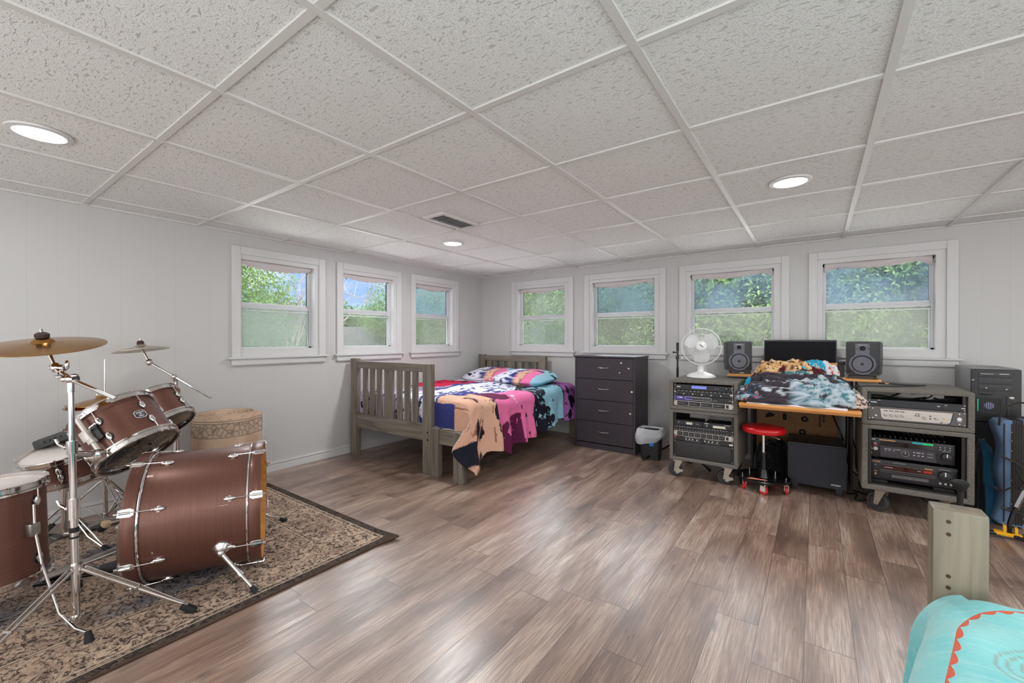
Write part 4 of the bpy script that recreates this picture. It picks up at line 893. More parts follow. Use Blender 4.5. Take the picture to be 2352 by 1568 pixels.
# ---------------------------------------------------------------- under the desk
st = thing('rolling_stool', 'round red rolling stool with a black tray base and red casters', 'stool', (3.392, -.82, 0), .2)
MB().lathe([(0, .418), (.118, .418), (.136, .424), (.141, .436), (.141, .450), (.134, .462), (.11, .468), (0, .470)], None, 56).build('seat', mat('red_vinyl', (214, 18, 26), .3, coat=.2), st)
MB().cyl((0, 0, .27), (0, 0, .418), .0115).build('gas_piston', m_chrome, st); MB().cyl((0, 0, .10), (0, 0, .27), .019).build('column', m_blackm, st); MB().cyl((0, 0, .266), (0, 0, .274), .024).build('collar', m_blackm, st)
MB().lathe([(0, .15), (.028, .15), (.036, .10), (.04, .088), (0, .088)], None, 28).build('column_foot', m_blackm, st); MB().lathe([(0, .412), (.06, .412), (.06, .420), (0, .420)], None, 28).build('seat_plate', m_blackm, st)
MB().tube([(.02, 0, .405), (.06, -.02, .395), (.10, -.03, .380)], .004, 8).build('height_lever', m_steel, st)
MB().lathe([(0, .084), (.150, .084), (.162, .094), (.172, .098), (.178, .092), (.172, .078), (.15, .072), (0, .072)], None, 56).build('tray_base', m_blackm, st)
MB().prism([(-.10, 0), (-.07, .02), (.03, .004), (.03, -.008)], Matrix.Translation((-.02, -.12, .0985)) @ Matrix.Rotation(.2, 4, 'X'), .0006).build('tray_sticker', mat('orange_sticker', (226, 130, 110), .4), st, smooth=False)
for k in range(5):
    a = 2*PI*k/5-1.62; p = Vector((.145*math.cos(a), .145*math.sin(a), 0)); Mw = Matrix.Translation(p) @ Matrix.Rotation(a+.9+k, 4, 'Z')
    c_ = thing('tmp', 'x', 'x'); bpy.data.objects.remove(c_)
    w_ = MB(); w_.lathe([(0, -.009), (.022, -.010), (.028, -.007), (.028, .007), (.022, .010), (0, .009)], Mw @ Matrix.Translation((-.010, 0, .029)) @ Matrix.Rotation(PI/2, 4, 'X'), 28); w_ = w_.build('caster_wheel', mat('red_caster', (220, 40, 44), .35), st)
    w_['label'] = 'red caster wheel'
    f_ = MB(); f_.b2(-.026, .012, -.014, -.011, .024, .066); f_.b2(-.026, .012, .011, .014, .024, .066); f_.b2(-.026, .012, -.014, .014, .062, .066); f_.cyl((0, 0, .06), (0, 0, .102), .005); bmesh.ops.transform(f_.bm, matrix=Mw, verts=f_.bm.verts[:]); f_.build('caster_fork', m_chrome, st)
    MB().cyl(p*1.0+Vector((0, 0, .094)), p*1.0+Vector((0, 0, .112)), .0045, seg=10).build('caster_nut', m_chrome, st)
sb = thing('subwoofer', 'low charcoal subwoofer cabinet on block feet under the desk', 'subwoofer', (3.70, -.72, 0))
Ms = Matrix.Translation((3.705, -.52, 0)) @ Matrix.Rotation(.03, 4, 'Z')
b = MB(); b.box((0, .0, .20), (.345, .36, .30), .006, Ms); b.build('cabinet', mat('black_ash_vinyl', (38, 36, 38), .4), sb, world=True)
b = MB(); b.box((0, -.186, .198), (.345, .016, .292), .004, Ms); b.build('front_grille', mat('charcoal_cloth', (62, 62, 68), .95, spec=.15), sb, world=True)
for x in (-.13, .13):
    for y in (-.15, .13): b = MB(); b.box((x, y, .026), (.036, .036, .052), .003, Ms); b.build('foot', m_black, sb, world=True)
text('OPTIMUS', .013, Ms @ FR(.085, -.1945, .075), m_print, sb, bold=.0005); sb.children[-1].data.transform(sb.matrix_basis.inverted())
# cardboard carton
m_card = mat('brown_cardboard', (158, 116, 78), .8); m_ink = mat('black_print_on_card', (36, 28, 24), .8)
cb = thing('cardboard_box', 'tall flat printed cardboard carton leaning on the wall under the desk', 'box', (3.56, -.14, 0))
MB().b2(3.290, 3.850, -.145, -.05, 0, .70, .002).build('carton', m_card, cb, world=True, smooth=False)
yb_ = -.1455; b = MB()
def pr(a, c, e_, f): b.b2(a, c, yb_-.0006, yb_, e_, f)
for c0 in (3.345, 3.475, 3.60):
    for k in range(5): pr(c0+.016*k, c0+.016*k+.0035, .50+.012*((k*3) % 4), .60)
pr(3.44, 3.441, .40, .62); pr(3.565, 3.566, .40, .62); pr(3.70, 3.701, .40, .62); pr(3.33, 3.83, .395, .396); pr(3.565, 3.566, .05, .38); pr(3.70, 3.701, .05, .38)
b.build('printed_lines', m_ink, cb, world=True, smooth=False)
b = MB(); b.prism([(3.345, .425), (3.41, .44), (3.42, .46), (3.375, .475), (3.36, .46), (3.35, .45)], Matrix(((1, 0, 0, 0), (0, 0, -1, yb_), (0, 1, 0, 0), (0, 0, 0, 1))), .0006); b.build('printed_pedal_picture', m_ink, cb, world=True, smooth=False)
b = MB(); b.prism([(3.49+.016*math.cos(a)*.95, .445+.03*math.copysign(abs(math.sin(a))**.5, math.sin(a))) for a in [2*PI*k/24 for k in range(24)]], Matrix(((1, 0, 0, 0), (0, 0, -1, yb_), (0, 1, 0, 0), (0, 0, 0, 1))), .0006); b.build('printed_capsule', m_ink, cb, world=True, smooth=False)
for x, z, r_ in ((3.53, .462, .018), (3.53, .425, .018), (3.635, .44, .030), (3.62, .33, .03), (3.76, .33, .035), (3.42, .20, .05), (3.62, .19, .04), (3.44, .30, .03)):
    q = MB(); q.lathe([(r_-.0016, 0), (r_, 0), (r_, .0006), (r_-.0016, .0006)], FR(x, yb_, z), 32, True); 
    if r_ == .030: q.lathe([(r_*.3, 0), (r_*.8, 0), (r_*.8, .0007), (r_*.3, .0007)], FR(x-.004, yb_, z), 32, True)
    q.build('printed_circle', m_ink, cb, world=True, smooth=False)
RV = lambda x, z: Matrix(((0, 1, 0, x), (0, 0, -1, yb_-.0004), (-1, 0, 0, z), (0, 0, 0, 1)))
for s_, x in (('BASS DRUM', 3.752), ('ACCESSORIES', 3.727)):
    text(s_, .022, RV(x, .545 if s_[0] == 'B' else .520), m_ink, cb, bold=.0008).data.transform(cb.matrix_basis.inverted())
# cables behind the desk
cable([(3.78, -.2, .66), (3.82, -.3, .50), (3.86, -.35, .40), (3.88, -.34, .33)], .006, 'black cable hanging diagonally in front of the carton, behind the subwoofer', group=CB)
cable([(3.885, -.6, .64), (3.89, -.5, .45), (3.892, -.45, .25), (3.92, -.40, .14), (3.96, -.42, .10)], .006, 'black cable hanging straight down beside the right rack stack', group=CB)
cable([(3.915, -.5, .64), (3.925, -.42, .42), (3.945, -.40, .30)], .004, 'thin black cable hanging close to the left side of the right rack', group=CB)
cable([(3.89, -.62, .012), (3.94, -.66, .03), (3.93, -.74, .012), (3.99, -.70, .012), (4.03, -.60, .012), (3.93, -.52, .012)], .006, 'tangle of black cable on the floor behind the right rack wheel', group=CB)
heap('gear_bag', 'black fabric gear bag on the floor behind the red stool', 3.43, -.40, 0, .15, .14, .27, 3.3, lambda x, y, z: lin((22, 22, 25))[:3] if fb(x*5, y*5, z*5, 2) < .35 else lin((44, 44, 48))[:3], 2, cat='bag', nu=90, nv=50, fa=.02, ee=.8)
# ---------------------------------------------------------------- microphone stand behind the left rack
ms = thing('microphone_stand', 'black microphone stand behind the left rack, its leg reaching past the waste bin', 'microphone stand', (2.64, -.25, 0))
MB().cyl((2.632, -.25, .12), (2.632, -.25, .84), .0105).build('lower_tube', m_blackm, ms, world=True); MB().cyl((2.632, -.25, .82), (2.632, -.25, 1.03), .008).build('upper_tube', m_blackm, ms, world=True)
MB().cyl((2.632, -.25, 1.0), (2.632, -.25, 1.078), .012).build('grip', m_blackm, ms, world=True); MB().cyl((2.632, -.25, .92), (2.632, -.25, .95), .015).build('collar', m_blackm, ms, world=True)
b = MB(); b.cyl((2.632, -.25, .985), (2.60, -.26, .985), .005); b.sph((2.598, -.26, .985), .010); b.build('knob', m_blackm, ms, world=True)
MB().tube([(2.632, -.25, .935), (2.68, -.27, .935), (2.685, -.275, .91)], .004, 8).build('boom_clutch_lever', m_chrome, ms, world=True)
for p in ((2.427, -.626), (2.99, -.62), (2.60, -.10)):
    d = (Vector((*p, 0))-Vector((2.632, -.25, 0))); b = MB(); b.cyl((2.632+d.x*.05, -.25+d.y*.05, .13), (p[0]-d.x*.06, p[1]-d.y*.06, .018), .009); b.build('leg', m_blackm, ms, world=True)
    b = MB(); b.cyl((p[0]-d.x*.08, p[1]-d.y*.08, .020), (p[0], p[1], .011), .0115); b.build('rubber_foot', m_rubber, ms, world=True)
# ================================================================ RIGHT EDGE OF THE VIEW
cabn = thing('storage_box', 'plain black box under the computer tower, half hidden behind the bags', 'box', (4.68, -.3, 0)); MB().b2(4.525, 4.86, -.52, -.08, 0, .585, .006).build('box_body', mat('matte_black', (22, 22, 24), .8), cabn, world=True)
pc = thing('computer_tower', 'black computer tower with a green lit front fan grille, standing on a black box', 'computer', (4.68, -.3, .585))
px0, px1, py0, py1, pz0, pz1 = 4.518, 4.735, -.53, -.09, .586, .925
MB().b2(px0+.006, px1-.004, py0+.03, py1, pz0, pz1, .003).build('steel_case', mat('tower_side', (150, 148, 148), .5, .4), pc, world=True); MB().b2(px0, px1-.002, py0, py0+.032, pz0+.002, pz1-.004, .008).build('front_bezel', mat('bezel_black', (36, 36, 38), .45), pc, world=True)
def pq(nm, m, a, c, e_, f, d=.004, bev=.001): return MB().b2(px0+a, px0+c, py0-d, py0+.001, pz0+e_, pz0+f, bev).build(nm, m, pc, world=True)
pq('disc_drive', m_dark, .03, .175, .285, .318); pq('drive_bay', m_dark, .03, .175, .240, .282); pq('floppy_bay', m_dark, .03, .175, .20, .237)
pq('drive_slot', m_black, .055, .155, .218, .221, .0055, 0); pq('eject_tab', m_steel, .060, .068, .214, .219, .006, 0); pq('eject_tab', m_steel, .146, .154, .210, .215, .006, 0); pq('drive_line', m_steel, .04, .095, .304, .306, .005, 0); pq('drive_line', m_steel, .12, .16, .304, .307, .005, 0)
MB().sph((px0+.062, py0+.002, pz0+.182), .034, (1, .25, .36)).build('logo_plate', m_dark, pc, world=True)
pq('fan_opening', mat('fan_dark', (14, 18, 18), .5), .02, .135, .055, .152, .001, 0); g_ = MB()
for k in range(12): g_.b2(px0+.022+.0095*k, px0+.024+.0095*k, py0-.004, py0-.002, pz0+.058, pz0+.150)
for k in range(10): g_.b2(px0+.022, px0+.134, py0-.0042, py0-.0022, pz0+.060+.0097*k, pz0+.0615+.0097*k)
g_.build('fan_mesh', m_dark, pc, world=True, smooth=False)
MB().lathe([(0, .0006), (.02, .0006), (.022, 0), (0, 0)], FR(px0+.078, py0-.001, pz0+.104), 24).build('fan_hub', mat('fan_hub', (150, 150, 190), .4), pc, world=True)
for k in range(8): MB().sph((px0+.028, py0-.0045, pz0+.072+.0095*k), .0026, seg=8).build('green_light', mat('green_led', (20, 190, 130), .4, emit=(20, 220, 150), es=1.0), pc, world=True)
pq('button_strip', m_black, .15, .195, .04, .165, .003, .003); MB().sph((px0+.172, py0-.003, pz0+.160), .012, (1, .3, .7)).build('power_button', m_silver, pc, world=True)
for k in range(6): MB().sph((px0+.16, py0-.0035, pz0+.06+.013*k), .002, seg=8).build('port', m_steel, pc, world=True)
pq('side_grip', m_black, .0, .014, .12, .33, .002, 0); pq('hinge', m_print, .001, .012, .262, .266, .004, 0)
# blue instrument case
m_blue = mat('blue_cordura', (92, 118, 152), .75); N = NT(m_blue); N.bump(N.noise(N.co(), 500, 2), .4, .001); N.color(N.mix(N.noise(N.co(), 5, 3), (80, 106, 142), (112, 138, 168)))
m_web = mat('brown_black_webbing', (52, 46, 42), .85); m_teal = mat('dark_teal_cloth', (26, 70, 92), .8)
ic = thing('instrument_case', 'blue cloth instrument case standing upright, wrapped in loose black straps', 'instrument case', (4.66, -.66, 0))
Mi = Matrix.Translation((4.665, -.665, .012)) @ Matrix.Rotation(.08, 4, 'Z')
def cse(u, v_):
    z = .62*v_; wv = .078+.012*math.cos((v_-.5)*4*PI)*(1)-.010*math.cos((v_-.5)*2*PI)
    e1 = 1-max(0, (v_-.93)/.07)**3*.25-max(0, (.06-v_)/.06)**3*.2; a = 2*PI*u
    return Mi @ Vector((wv*e1*math.copysign(abs(math.cos(a))**.45, math.cos(a)), .06*math.copysign(abs(math.sin(a))**.45, math.sin(a)), z))
b = MB(); b.grid(1, 1, lambda u, v_: Vector((0, 0, -5-u-v_*2))); b.bm.clear()
loops = [[cse(k/48, j/40) for k in range(48)] for j in range(41)]; loft(b, loops, (True, True)); b.build('case_body', m_blue, ic, world=True)
b = MB()
for q in (-.016, -.005, .006, .017):
    b.tube([Mi @ Vector((q-.004, -.0615, .01+.61*k/20)) for k in range(21)], .0042, 6); b.tube([Mi @ Vector((q-.004, -.058+.116*k/8, .6215)) for k in range(9)], .0042, 6)
b.build('zipper_band', m_web, ic, world=True); MB().b2(-.030, .024, -.0625, -.058, .02, .60, .001).build('web_band', m_web, ic, smooth=False).matrix_basis = ic.matrix_basis.inverted() @ Mi
for x in (-.05, .052): MB().tube([Mi @ Vector((x*1.15, -.060-.002*math.sin(6*k/20), .02+.58*k/20)) for k in range(21)], .003, 6).build('piping', m_web, ic, world=True)
for z in (.05, .13, .27, .38, .44, .50, .55):
    for x in (-.030, .022): MB().sph(Mi @ Vector((x, -.062, z)), .0045, seg=10).build('stud', m_steel, ic, world=True)
for x in (-.055, .05): MB().cyl(Mi @ Vector((x*.6, -.035, -.012)), Mi @ Vector((x*.6, -.035, .002)), .010, seg=14).build('foot', mat('cream_foot', (210, 190, 160), .6), ic, world=True)
def strap(pts, nm='strap'):
    P_ = [Vector(p) for p in pts]; out = []
    for i in range(len(P_)-1):
        a, b_, c, d = P_[max(i-1, 0)], P_[i], P_[i+1], P_[min(i+2, len(P_)-1)]
        for k in range(8): t = k/8; out.append(.5*((2*b_)+(-a+c)*t+(2*a-5*b_+4*c-d)*t*t+(-a+3*b_-3*c+d)*t**3))
    out.append(P_[-1]); return MB().tube(out, .0115, 8, flat=.4).build(nm, m_web, ic, world=True)
strap([(4.588, -.745, .60), (4.60, -.735, .68), (4.655, -.73, .735), (4.71, -.73, .725), (4.76, -.735, .62)], 'carry_strap')
strap([(4.598, -.75, .42), (4.64, -.765, .40), (4.675, -.80, .37), (4.685, -.80, .31), (4.64, -.79, .265), (4.59, -.775, .22), (4.572, -.75, .235)])
strap([(4.76, -.76, .40), (4.71, -.80, .41), (4.682, -.80, .37), (4.70, -.80, .31), (4.75, -.77, .28)])
strap([(4.645, -.80, .36), (4.66, -.81, .31), (4.70, -.81, .275), (4.78, -.78, .26)])
strap([(4.63, -.74, .12), (4.66, -.77, .105), (4.685, -.775, .10)])
# dark teal bag
heap('soft_bag', 'dark teal zipped soft bag between the right rack and the blue case', 4.563, -.52, 0, .055, .16, .475, 7.7, lambda x, y, z: lin((22, 26, 30))[:3] if (x < -.30 or abs(y) < .05) else lin((28, 72, 96))[:3], 1.2, cat='bag', nu=90, nv=60, fa=.012, ee=.5)
# folding stand with yellow hub
gs = thing('folding_stand', 'folding floor stand with black tube legs and a yellow hub, before the blue case', 'stand', (4.57, -.93, 0))
m_yel = mat('yellow_plastic', (234, 172, 24), .35)
hb_ = Vector((4.575, -.945, .028))
b = MB(); b.box((0, 0, 0), (.105, .045, .018), .004, Matrix.Translation(hb_) @ Matrix.Rotation(-.15, 4, 'Z')); b.box((-.012, 0, .026), (.012, .034, .044), .003, Matrix.Translation(hb_) @ Matrix.Rotation(-.15, 4, 'Z')); b.box((.03, 0, .024), (.012, .034, .04), .003, Matrix.Translation(hb_) @ Matrix.Rotation(-.15, 4, 'Z'))
b.build('hub', m_yel, gs, world=True)['label'] = 'yellow plastic hub'
for a, L in ((PI+.12, .26), (-.75, .26), (.35, .26)):
    MB().cyl(hb_+Vector((.03*math.cos(a), .03*math.sin(a), -.002)), hb_+Vector((L*math.cos(a), L*math.sin(a), -.016)), .0105).build('leg', m_blackm, gs, world=True)
b = MB(); b.tube([hb_+Vector(p) for p in ((.008, 0, .01), (.006, 0, .06), (.018, .01, .105), (.035, .02, .15))], .0125, 10, flat=.7); b.build('lower_neck', m_blackm, gs, world=True)
MB().tube([hb_+Vector((.035, .02, .14)), hb_+Vector((.082, .03, .275))], .0115, 4).build('upper_neck', m_steel, gs, world=True)
b = MB(); b.cyl(hb_+Vector((.055, .03, .255)), hb_+Vector((.105, .03, .265)), .005); b.sph(hb_+Vector((.053, .03, .255)), .008); b.sph(hb_+Vector((.107, .03, .265)), .008); b.build('yoke', m_blackm, gs, world=True)
MB().cyl(hb_+Vector((-.02, .02, .135)), hb_+Vector((.05, .02, .12)), .006).build('cross_pin', m_blackm, gs, world=True)
# short black upright with a knob, in front of the right rack
kr = thing('short_stand', 'short black stand with a mushroom knob, between the right rack and the wooden post', 'stand', (4.262, -1.60, 0))
MB().cyl((4.262, -1.60, .02), (4.262, -1.60, .40), .0115).build('tube', m_blackm, kr, world=True); MB().lathe([(0, .445), (.02, .443), (.031, .435), (.032, .425), (.022, .405), (.012, .39), (0, .39)], Matrix.Translation((4.262, -1.60, 0)), 28).build('knob', m_rubber, kr, world=True)
MB().lathe([(0, .022), (.02, .022), (.09, .012), (.095, 0), (0, 0)], Matrix.Translation((4.262, -1.60, 0)), 32).build('base', m_blackm, kr, world=True)
# ================================================================ SECOND BED AT THE LOWER RIGHT
b2d = thing('bed', 'bed at the lower right corner, with one bare greenish wooden corner post', 'bed', (4.4, -4.4, 0))
MB().b2(3.878, 3.948, -3.405, -3.358, 0, .808, .005).build('corner_post', m_post, b2d, world=True)
for z in (.795, .785, .735, .725): pass
for z in (.788, .766, .692, .672): MB().cyl((3.898, -3.4058, z), (3.898, -3.402, z), .0034, seg=12).build('screw_hole', mat('dark_hole', (70, 44, 28), .7), b2d, world=True)
MB().b2(3.95, 4.85, -3.42, -3.385, .27, .40, .004).build('end_rail', m_bedx, b2d, world=True); MB().b2(3.878, 3.91, -5.4, -3.42, .27, .40, .004).build('side_rail', m_bedy, b2d, world=True)
for x, y in ((4.80, -3.40), (3.878, -5.42), (4.80, -5.42)): MB().b2(x, x+.07, y, y+.047, 0, .39, .004).build('leg', m_bedz, b2d, world=True)
MB().b2(3.915, 4.80, -5.38, -3.43, .33, .35).build('slat_base', m_bedx, b2d, world=True, smooth=False)
tag(MB().b2(3.90, 4.81, -5.36, -3.47, .352, .640, .05, seg=4).build('mattress', MATS['cream_ticking'], None), 'thick pale mattress on the lower right bed, under the turquoise blanket', 'mattress')
m_turq = mat('turquoise_plush', (120, 208, 210), .85, spec=.15); N = NT(m_turq); tb = lin((112, 204, 206))
v = N.co(); c0 = N.mix(N.ramp(N.noise(v, 5, 3), [(.35, BW(0)), (.65, BW(1))]), (104, 200, 204), (158, 218, 216)); c0 = N.mix(N.ramp(N.noise(N.co((1, 30, 30)), 3, 3, 1), [(.5, BW(0)), (.72, BW(.4))]), c0, (186, 228, 224))
x3 = N.n('ShaderNodeSeparateXYZ', {0: N.n('ShaderNodeTexCoord').outputs['Object']})
at3 = N.n('ShaderNodeSeparateColor', {0: N.n('ShaderNodeAttribute', attribute_name='Col').outputs[0]}); s_ = N.math('SUBTRACT', at3.outputs[1], .5); t_ = N.math('SUBTRACT', at3.outputs[2], .5)
a_ = N.math('MAXIMUM', N.math('SUBTRACT', .16, s_), 0); b_ = N.math('MAXIMUM', N.math('SUBTRACT', .16, t_), 0)
d_ = N.math('SUBTRACT', .16, N.math('SQRT', N.math('ADD', N.math('MULTIPLY', a_, a_), N.math('MULTIPLY', b_, b_))))
w_ = N.math('ADD', .042, N.math('MULTIPLY', N.math('ABSOLUTE', N.math('SINE', N.math('MULTIPLY', N.math('SUBTRACT', s_, t_), 95))), .006))
line = N.math('MULTIPLY', N.math('GREATER_THAN', d_, .040), N.math('LESS_THAN', d_, w_))
c0 = N.mix(line, c0, (214, 84, 48))
N.color(N.mix(at3.outputs[0], c0, (150, 110, 92))); N.bump(N.noise(v, 300, 2), .4, .002); N.b.inputs['Sheen Weight'].default_value = .3
TX, TY, TZ = 3.872, -3.412, .678
def tq(u, v_):
    # u along y away from the post end (with an end drop), v across x with a side drop
    s = -.30+2.2*u**1.7; t = -.40+1.5*v_**1.4
    cr_ = .055; x = TX+max(t, 0)+cr_*0; y = TY-max(s, 0); z = TZ
    z += .014*fb(x*5, y*5, 2, 3)+.010*math.sin(s*16+t*9)*math.exp(-((t-.1)**2)*30)
    dt = max(0, .07-t) ; ds = max(0, .07-s)
    if t < .07: a = min(PI/2, dt/.07*1.0); x = TX+.07-.07*math.sin(a) ; z -= .07*(1-math.cos(a)); ext = max(0, dt-.07*PI/2); z -= ext; x -= .012*math.sin(s*14+.5)*min(1, ext*6)+.02*math.sin(s*6+2)*min(1, ext*5)
    if s < .07: a = min(PI/2, ds/.07*1.0); y = TY-.07+.07*math.sin(a); z -= .07*(1-math.cos(a)); ext = max(0, ds-.07*PI/2); z -= ext; y += .010*math.sin(t*15)*min(1, ext*6)
    x -= .27*min(.45, max(0, s-.03)); y += .42*min(.15, max(0, t-.09))*max(0, 1-max(0, s)/.5)
    if t < .04 and s < .04: x -= .02*math.sin(PI*min(1, (.04-s)*6)); y += .015
    return Vector((x, y, z))
def tqc(u, v_):
    s = -.30+2.2*u**1.7; t = -.40+1.5*v_**1.4; v1 = 0
    # scalloped stitched border following the edge
    d = min(s+.0, t+.0) if not (s < .16 and t < .16) else (.16-math.hypot(.16-s, .16-t))
    al = s if t < s else t; sc1 = .007+.006*abs(math.sin(al*75))
    # hooked brown swirl ornaments
    for (a, c, rt) in ((.13, .16, 0), (.2, .12, 1.1), (.14, .27, -1), (.34, .17, 2), (.45, .3, .4), (.3, .45, 1.6)):
        x, y = s-a, t-c; rr_ = math.hypot(x, y)
        if rr_ < .045:
            th = math.atan2(y, x)+rt; k = (rr_/.012-th/(2*PI)) % 1
            if abs(k-.5) < .14 and rr_ > .004: v1 = max(v1, .5)
    return (v1, s+.5, t+.5)
o = cloth('plush_blanket', 520, 440, tq, tqc, m_turq, thick=.008); tag(o, 'turquoise plush blanket with an orange scalloped border, over the lower right bed', 'blanket')
# ================================================================ RUG AND RUG ROLL
m_rug = mat('faded_persian_rug', (170, 156, 138), .95, spec=.1); N = NT(m_rug)
RX0, RX1, RY0, RY1 = .30, 1.80, -5.36, -2.92
tc = N.n('ShaderNodeTexCoord').outputs['Object']; sp = N.n('ShaderNodeSeparateXYZ', {0: tc})
dx = N.math('MINIMUM', N.math('SUBTRACT', sp.outputs[0], RX0), N.math('SUBTRACT', RX1, sp.outputs[0])); dy = N.math('MINIMUM', N.math('SUBTRACT', sp.outputs[1], RY0), N.math('SUBTRACT', RY1, sp.outputs[1]))
dd = N.math('MINIMUM', dx, dy); dd = N.math('ADD', dd, N.math('MULTIPLY', N.math('SUBTRACT', N.noise(tc, 40, 2), .5), .008))
def band(a, b): return N.math('MULTIPLY', N.math('GREATER_THAN', dd, a), N.math('LESS_THAN', dd, b))
def lineat(p, w_=.004): return band(p, p+w_)
ink = N.noise(N.co((1, 1, 1)), 34, 8, 1.6, .8); ink2 = N.noise(N.co((1, 1, 1)), 7, 3, 1.5)
scroll = N.n('ShaderNodeTexWave', {'Vector': tc, 'Scale': 3.2, 'Distortion': 26.0, 'Detail': 3.0, 'Detail Scale': 2.6}, wave_type='RINGS').outputs[1]
basec = N.mix(N.ramp(ink2, [(.35, BW(0)), (.65, BW(1))]), (206, 180, 158), (166, 142, 126))
basec = N.mix(N.math('MULTIPLY', N.ramp(N.noise(tc, 2.3, 2), [(.48, BW(0)), (.62, BW(1))]), N.math('MULTIPLY', N.math('GREATER_THAN', dd, .34), .8)), basec, (112, 114, 124))
pat = N.math('MAXIMUM', N.ramp(ink, [(.50, BW(0)), (.56, BW(1))]), N.math('MULTIPLY', N.ramp(scroll, [(.80, BW(0)), (.93, BW(1))]), N.ramp(ink, [(.44, BW(0)), (.52, BW(1))])))
c = N.mix(N.math('MULTIPLY', pat, .92), basec, (48, 41, 40))
edge = N.math('LESS_THAN', dd, .045); c = N.mix(N.math('MULTIPLY', edge, N.ramp(ink, [(.44, BW(1)), (.58, BW(.45))])), c, (44, 37, 36))
for p in (.05, .062, .30, .316, .40): c = N.mix(N.math('MULTIPLY', lineat(p), .75), c, (70, 60, 56))
for p in (.045, .072, .308): c = N.mix(N.math('MULTIPLY', lineat(p, .006), .7), c, (206, 190, 168))
c = N.mix(N.math('LESS_THAN', dd, .007), c, (84, 66, 56)); N.color(c); N.bump(N.noise(tc, 700, 2), .4, .002)
def rugf(u, v_):
    x = RX0+(RX1-RX0)*u; y = RY0+(RY1-RY0)*v_; k = max(0, (x-1.66)/.14)*max(0, (y+3.05)/.13)
    return Vector((x+.03*k*u, y, .0095+.012*k))
rg = MB(); rg.grid(60, 90, rugf); rg = rg.build('rug', m_rug, None); md = rg.modifiers.new('s', 'SOLIDIFY'); md.thickness = .0085; md.offset = -1; tag(rg, 'faded black and beige persian style rug under the drum kit', 'rug')
m_roll = mat('old_beige_rug', (214, 190, 166), .95, spec=.1); N = NT(m_roll); tc = N.n('ShaderNodeTexCoord').outputs['Object']; zz = N.n('ShaderNodeSeparateXYZ', {0: tc}).outputs[2]
k_ = N.noise(tc, 30, 5, 1.5, .7); c = N.mix(N.ramp(N.noise(tc, 5, 3), [(.4, BW(0)), (.7, BW(.8))]), (214, 188, 164), (184, 150, 126)); c = N.mix(N.ramp(k_, [(.58, BW(0)), (.68, BW(.7))]), c, (110, 96, 90))
bd = N.math('MULTIPLY', N.math('GREATER_THAN', zz, .445), N.math('LESS_THAN', zz, .535)); sw = N.n('ShaderNodeTexVoronoi', {'Vector': tc, 'Scale': 26.0}, feature='DISTANCE_TO_EDGE').outputs[0]
c = N.mix(N.math('MULTIPLY', bd, N.ramp(sw, [(.03, BW(.75)), (.12, BW(.15))])), c, (116, 110, 104))
for p in (.44, .535, .55): c = N.mix(N.math('MULTIPLY', N.math('LESS_THAN', N.math('ABSOLUTE', N.math('SUBTRACT', zz, p)), .003), .8), c, (116, 106, 98))
N.color(c); N.bump(N.noise(tc, 300, 2), .5, .003)
pts = []; nturn = 6.3; c0x, c0y = .255, -3.195
for k in range(int(nturn*40)+1):
    a = 2*PI*k/40; r_ = .035+.172*(k/40)/nturn; pts.append((c0x+r_*math.cos(a-1.2), c0y+r_*math.sin(a-1.2)*.97))
last = pts[-1]; pv = pts[-2]; d = Vector((last[0]-pv[0], last[1]-pv[1])).normalized()
for k in range(1, 5): pts.append((last[0]+d.x*.022*k, last[1]+d.y*.022*k))
bm = bmesh.new(); cols_ = []
for i, p in enumerate(pts):
    zt = .585-.012*nz3(i*.05, 0)+(-.006 if i < 150 else 0); cols_.append([bm.verts.new((p[0], p[1], .0095+(zt-.0095)*j/10)) for j in range(11)])
for a, b_ in zip(cols_, cols_[1:]):
    for j in range(10): f = bm.faces.new((a[j], b_[j], b_[j+1], a[j+1])); f.smooth = True
me = bpy.data.meshes.new('rolled_rug'); bm.to_mesh(me); bm.free(); me.materials.append(m_roll); o = bpy.data.objects.new('rolled_rug', me); COL.objects.link(o); md = o.modifiers.new('s', 'SOLIDIFY'); md.thickness = .011; md.offset = 0
tag(o, 'old beige patterned rug rolled up and standing on end by the left wall', 'rug')
b = MB(); r_ = random.Random(4)
for k in range(46):
    z = .03+.54*k/46; p = pts[-1]; b.tube([(p[0], p[1], z), (p[0]+.012*r_.random(), p[1]+.012, z-.004), (p[0]+.02*r_.random(), p[1]+.02*r_.random()+.008, z-.016)], .0012, 4)
b.build('frayed_edge', mat('fringe', (222, 210, 196), .9), o)
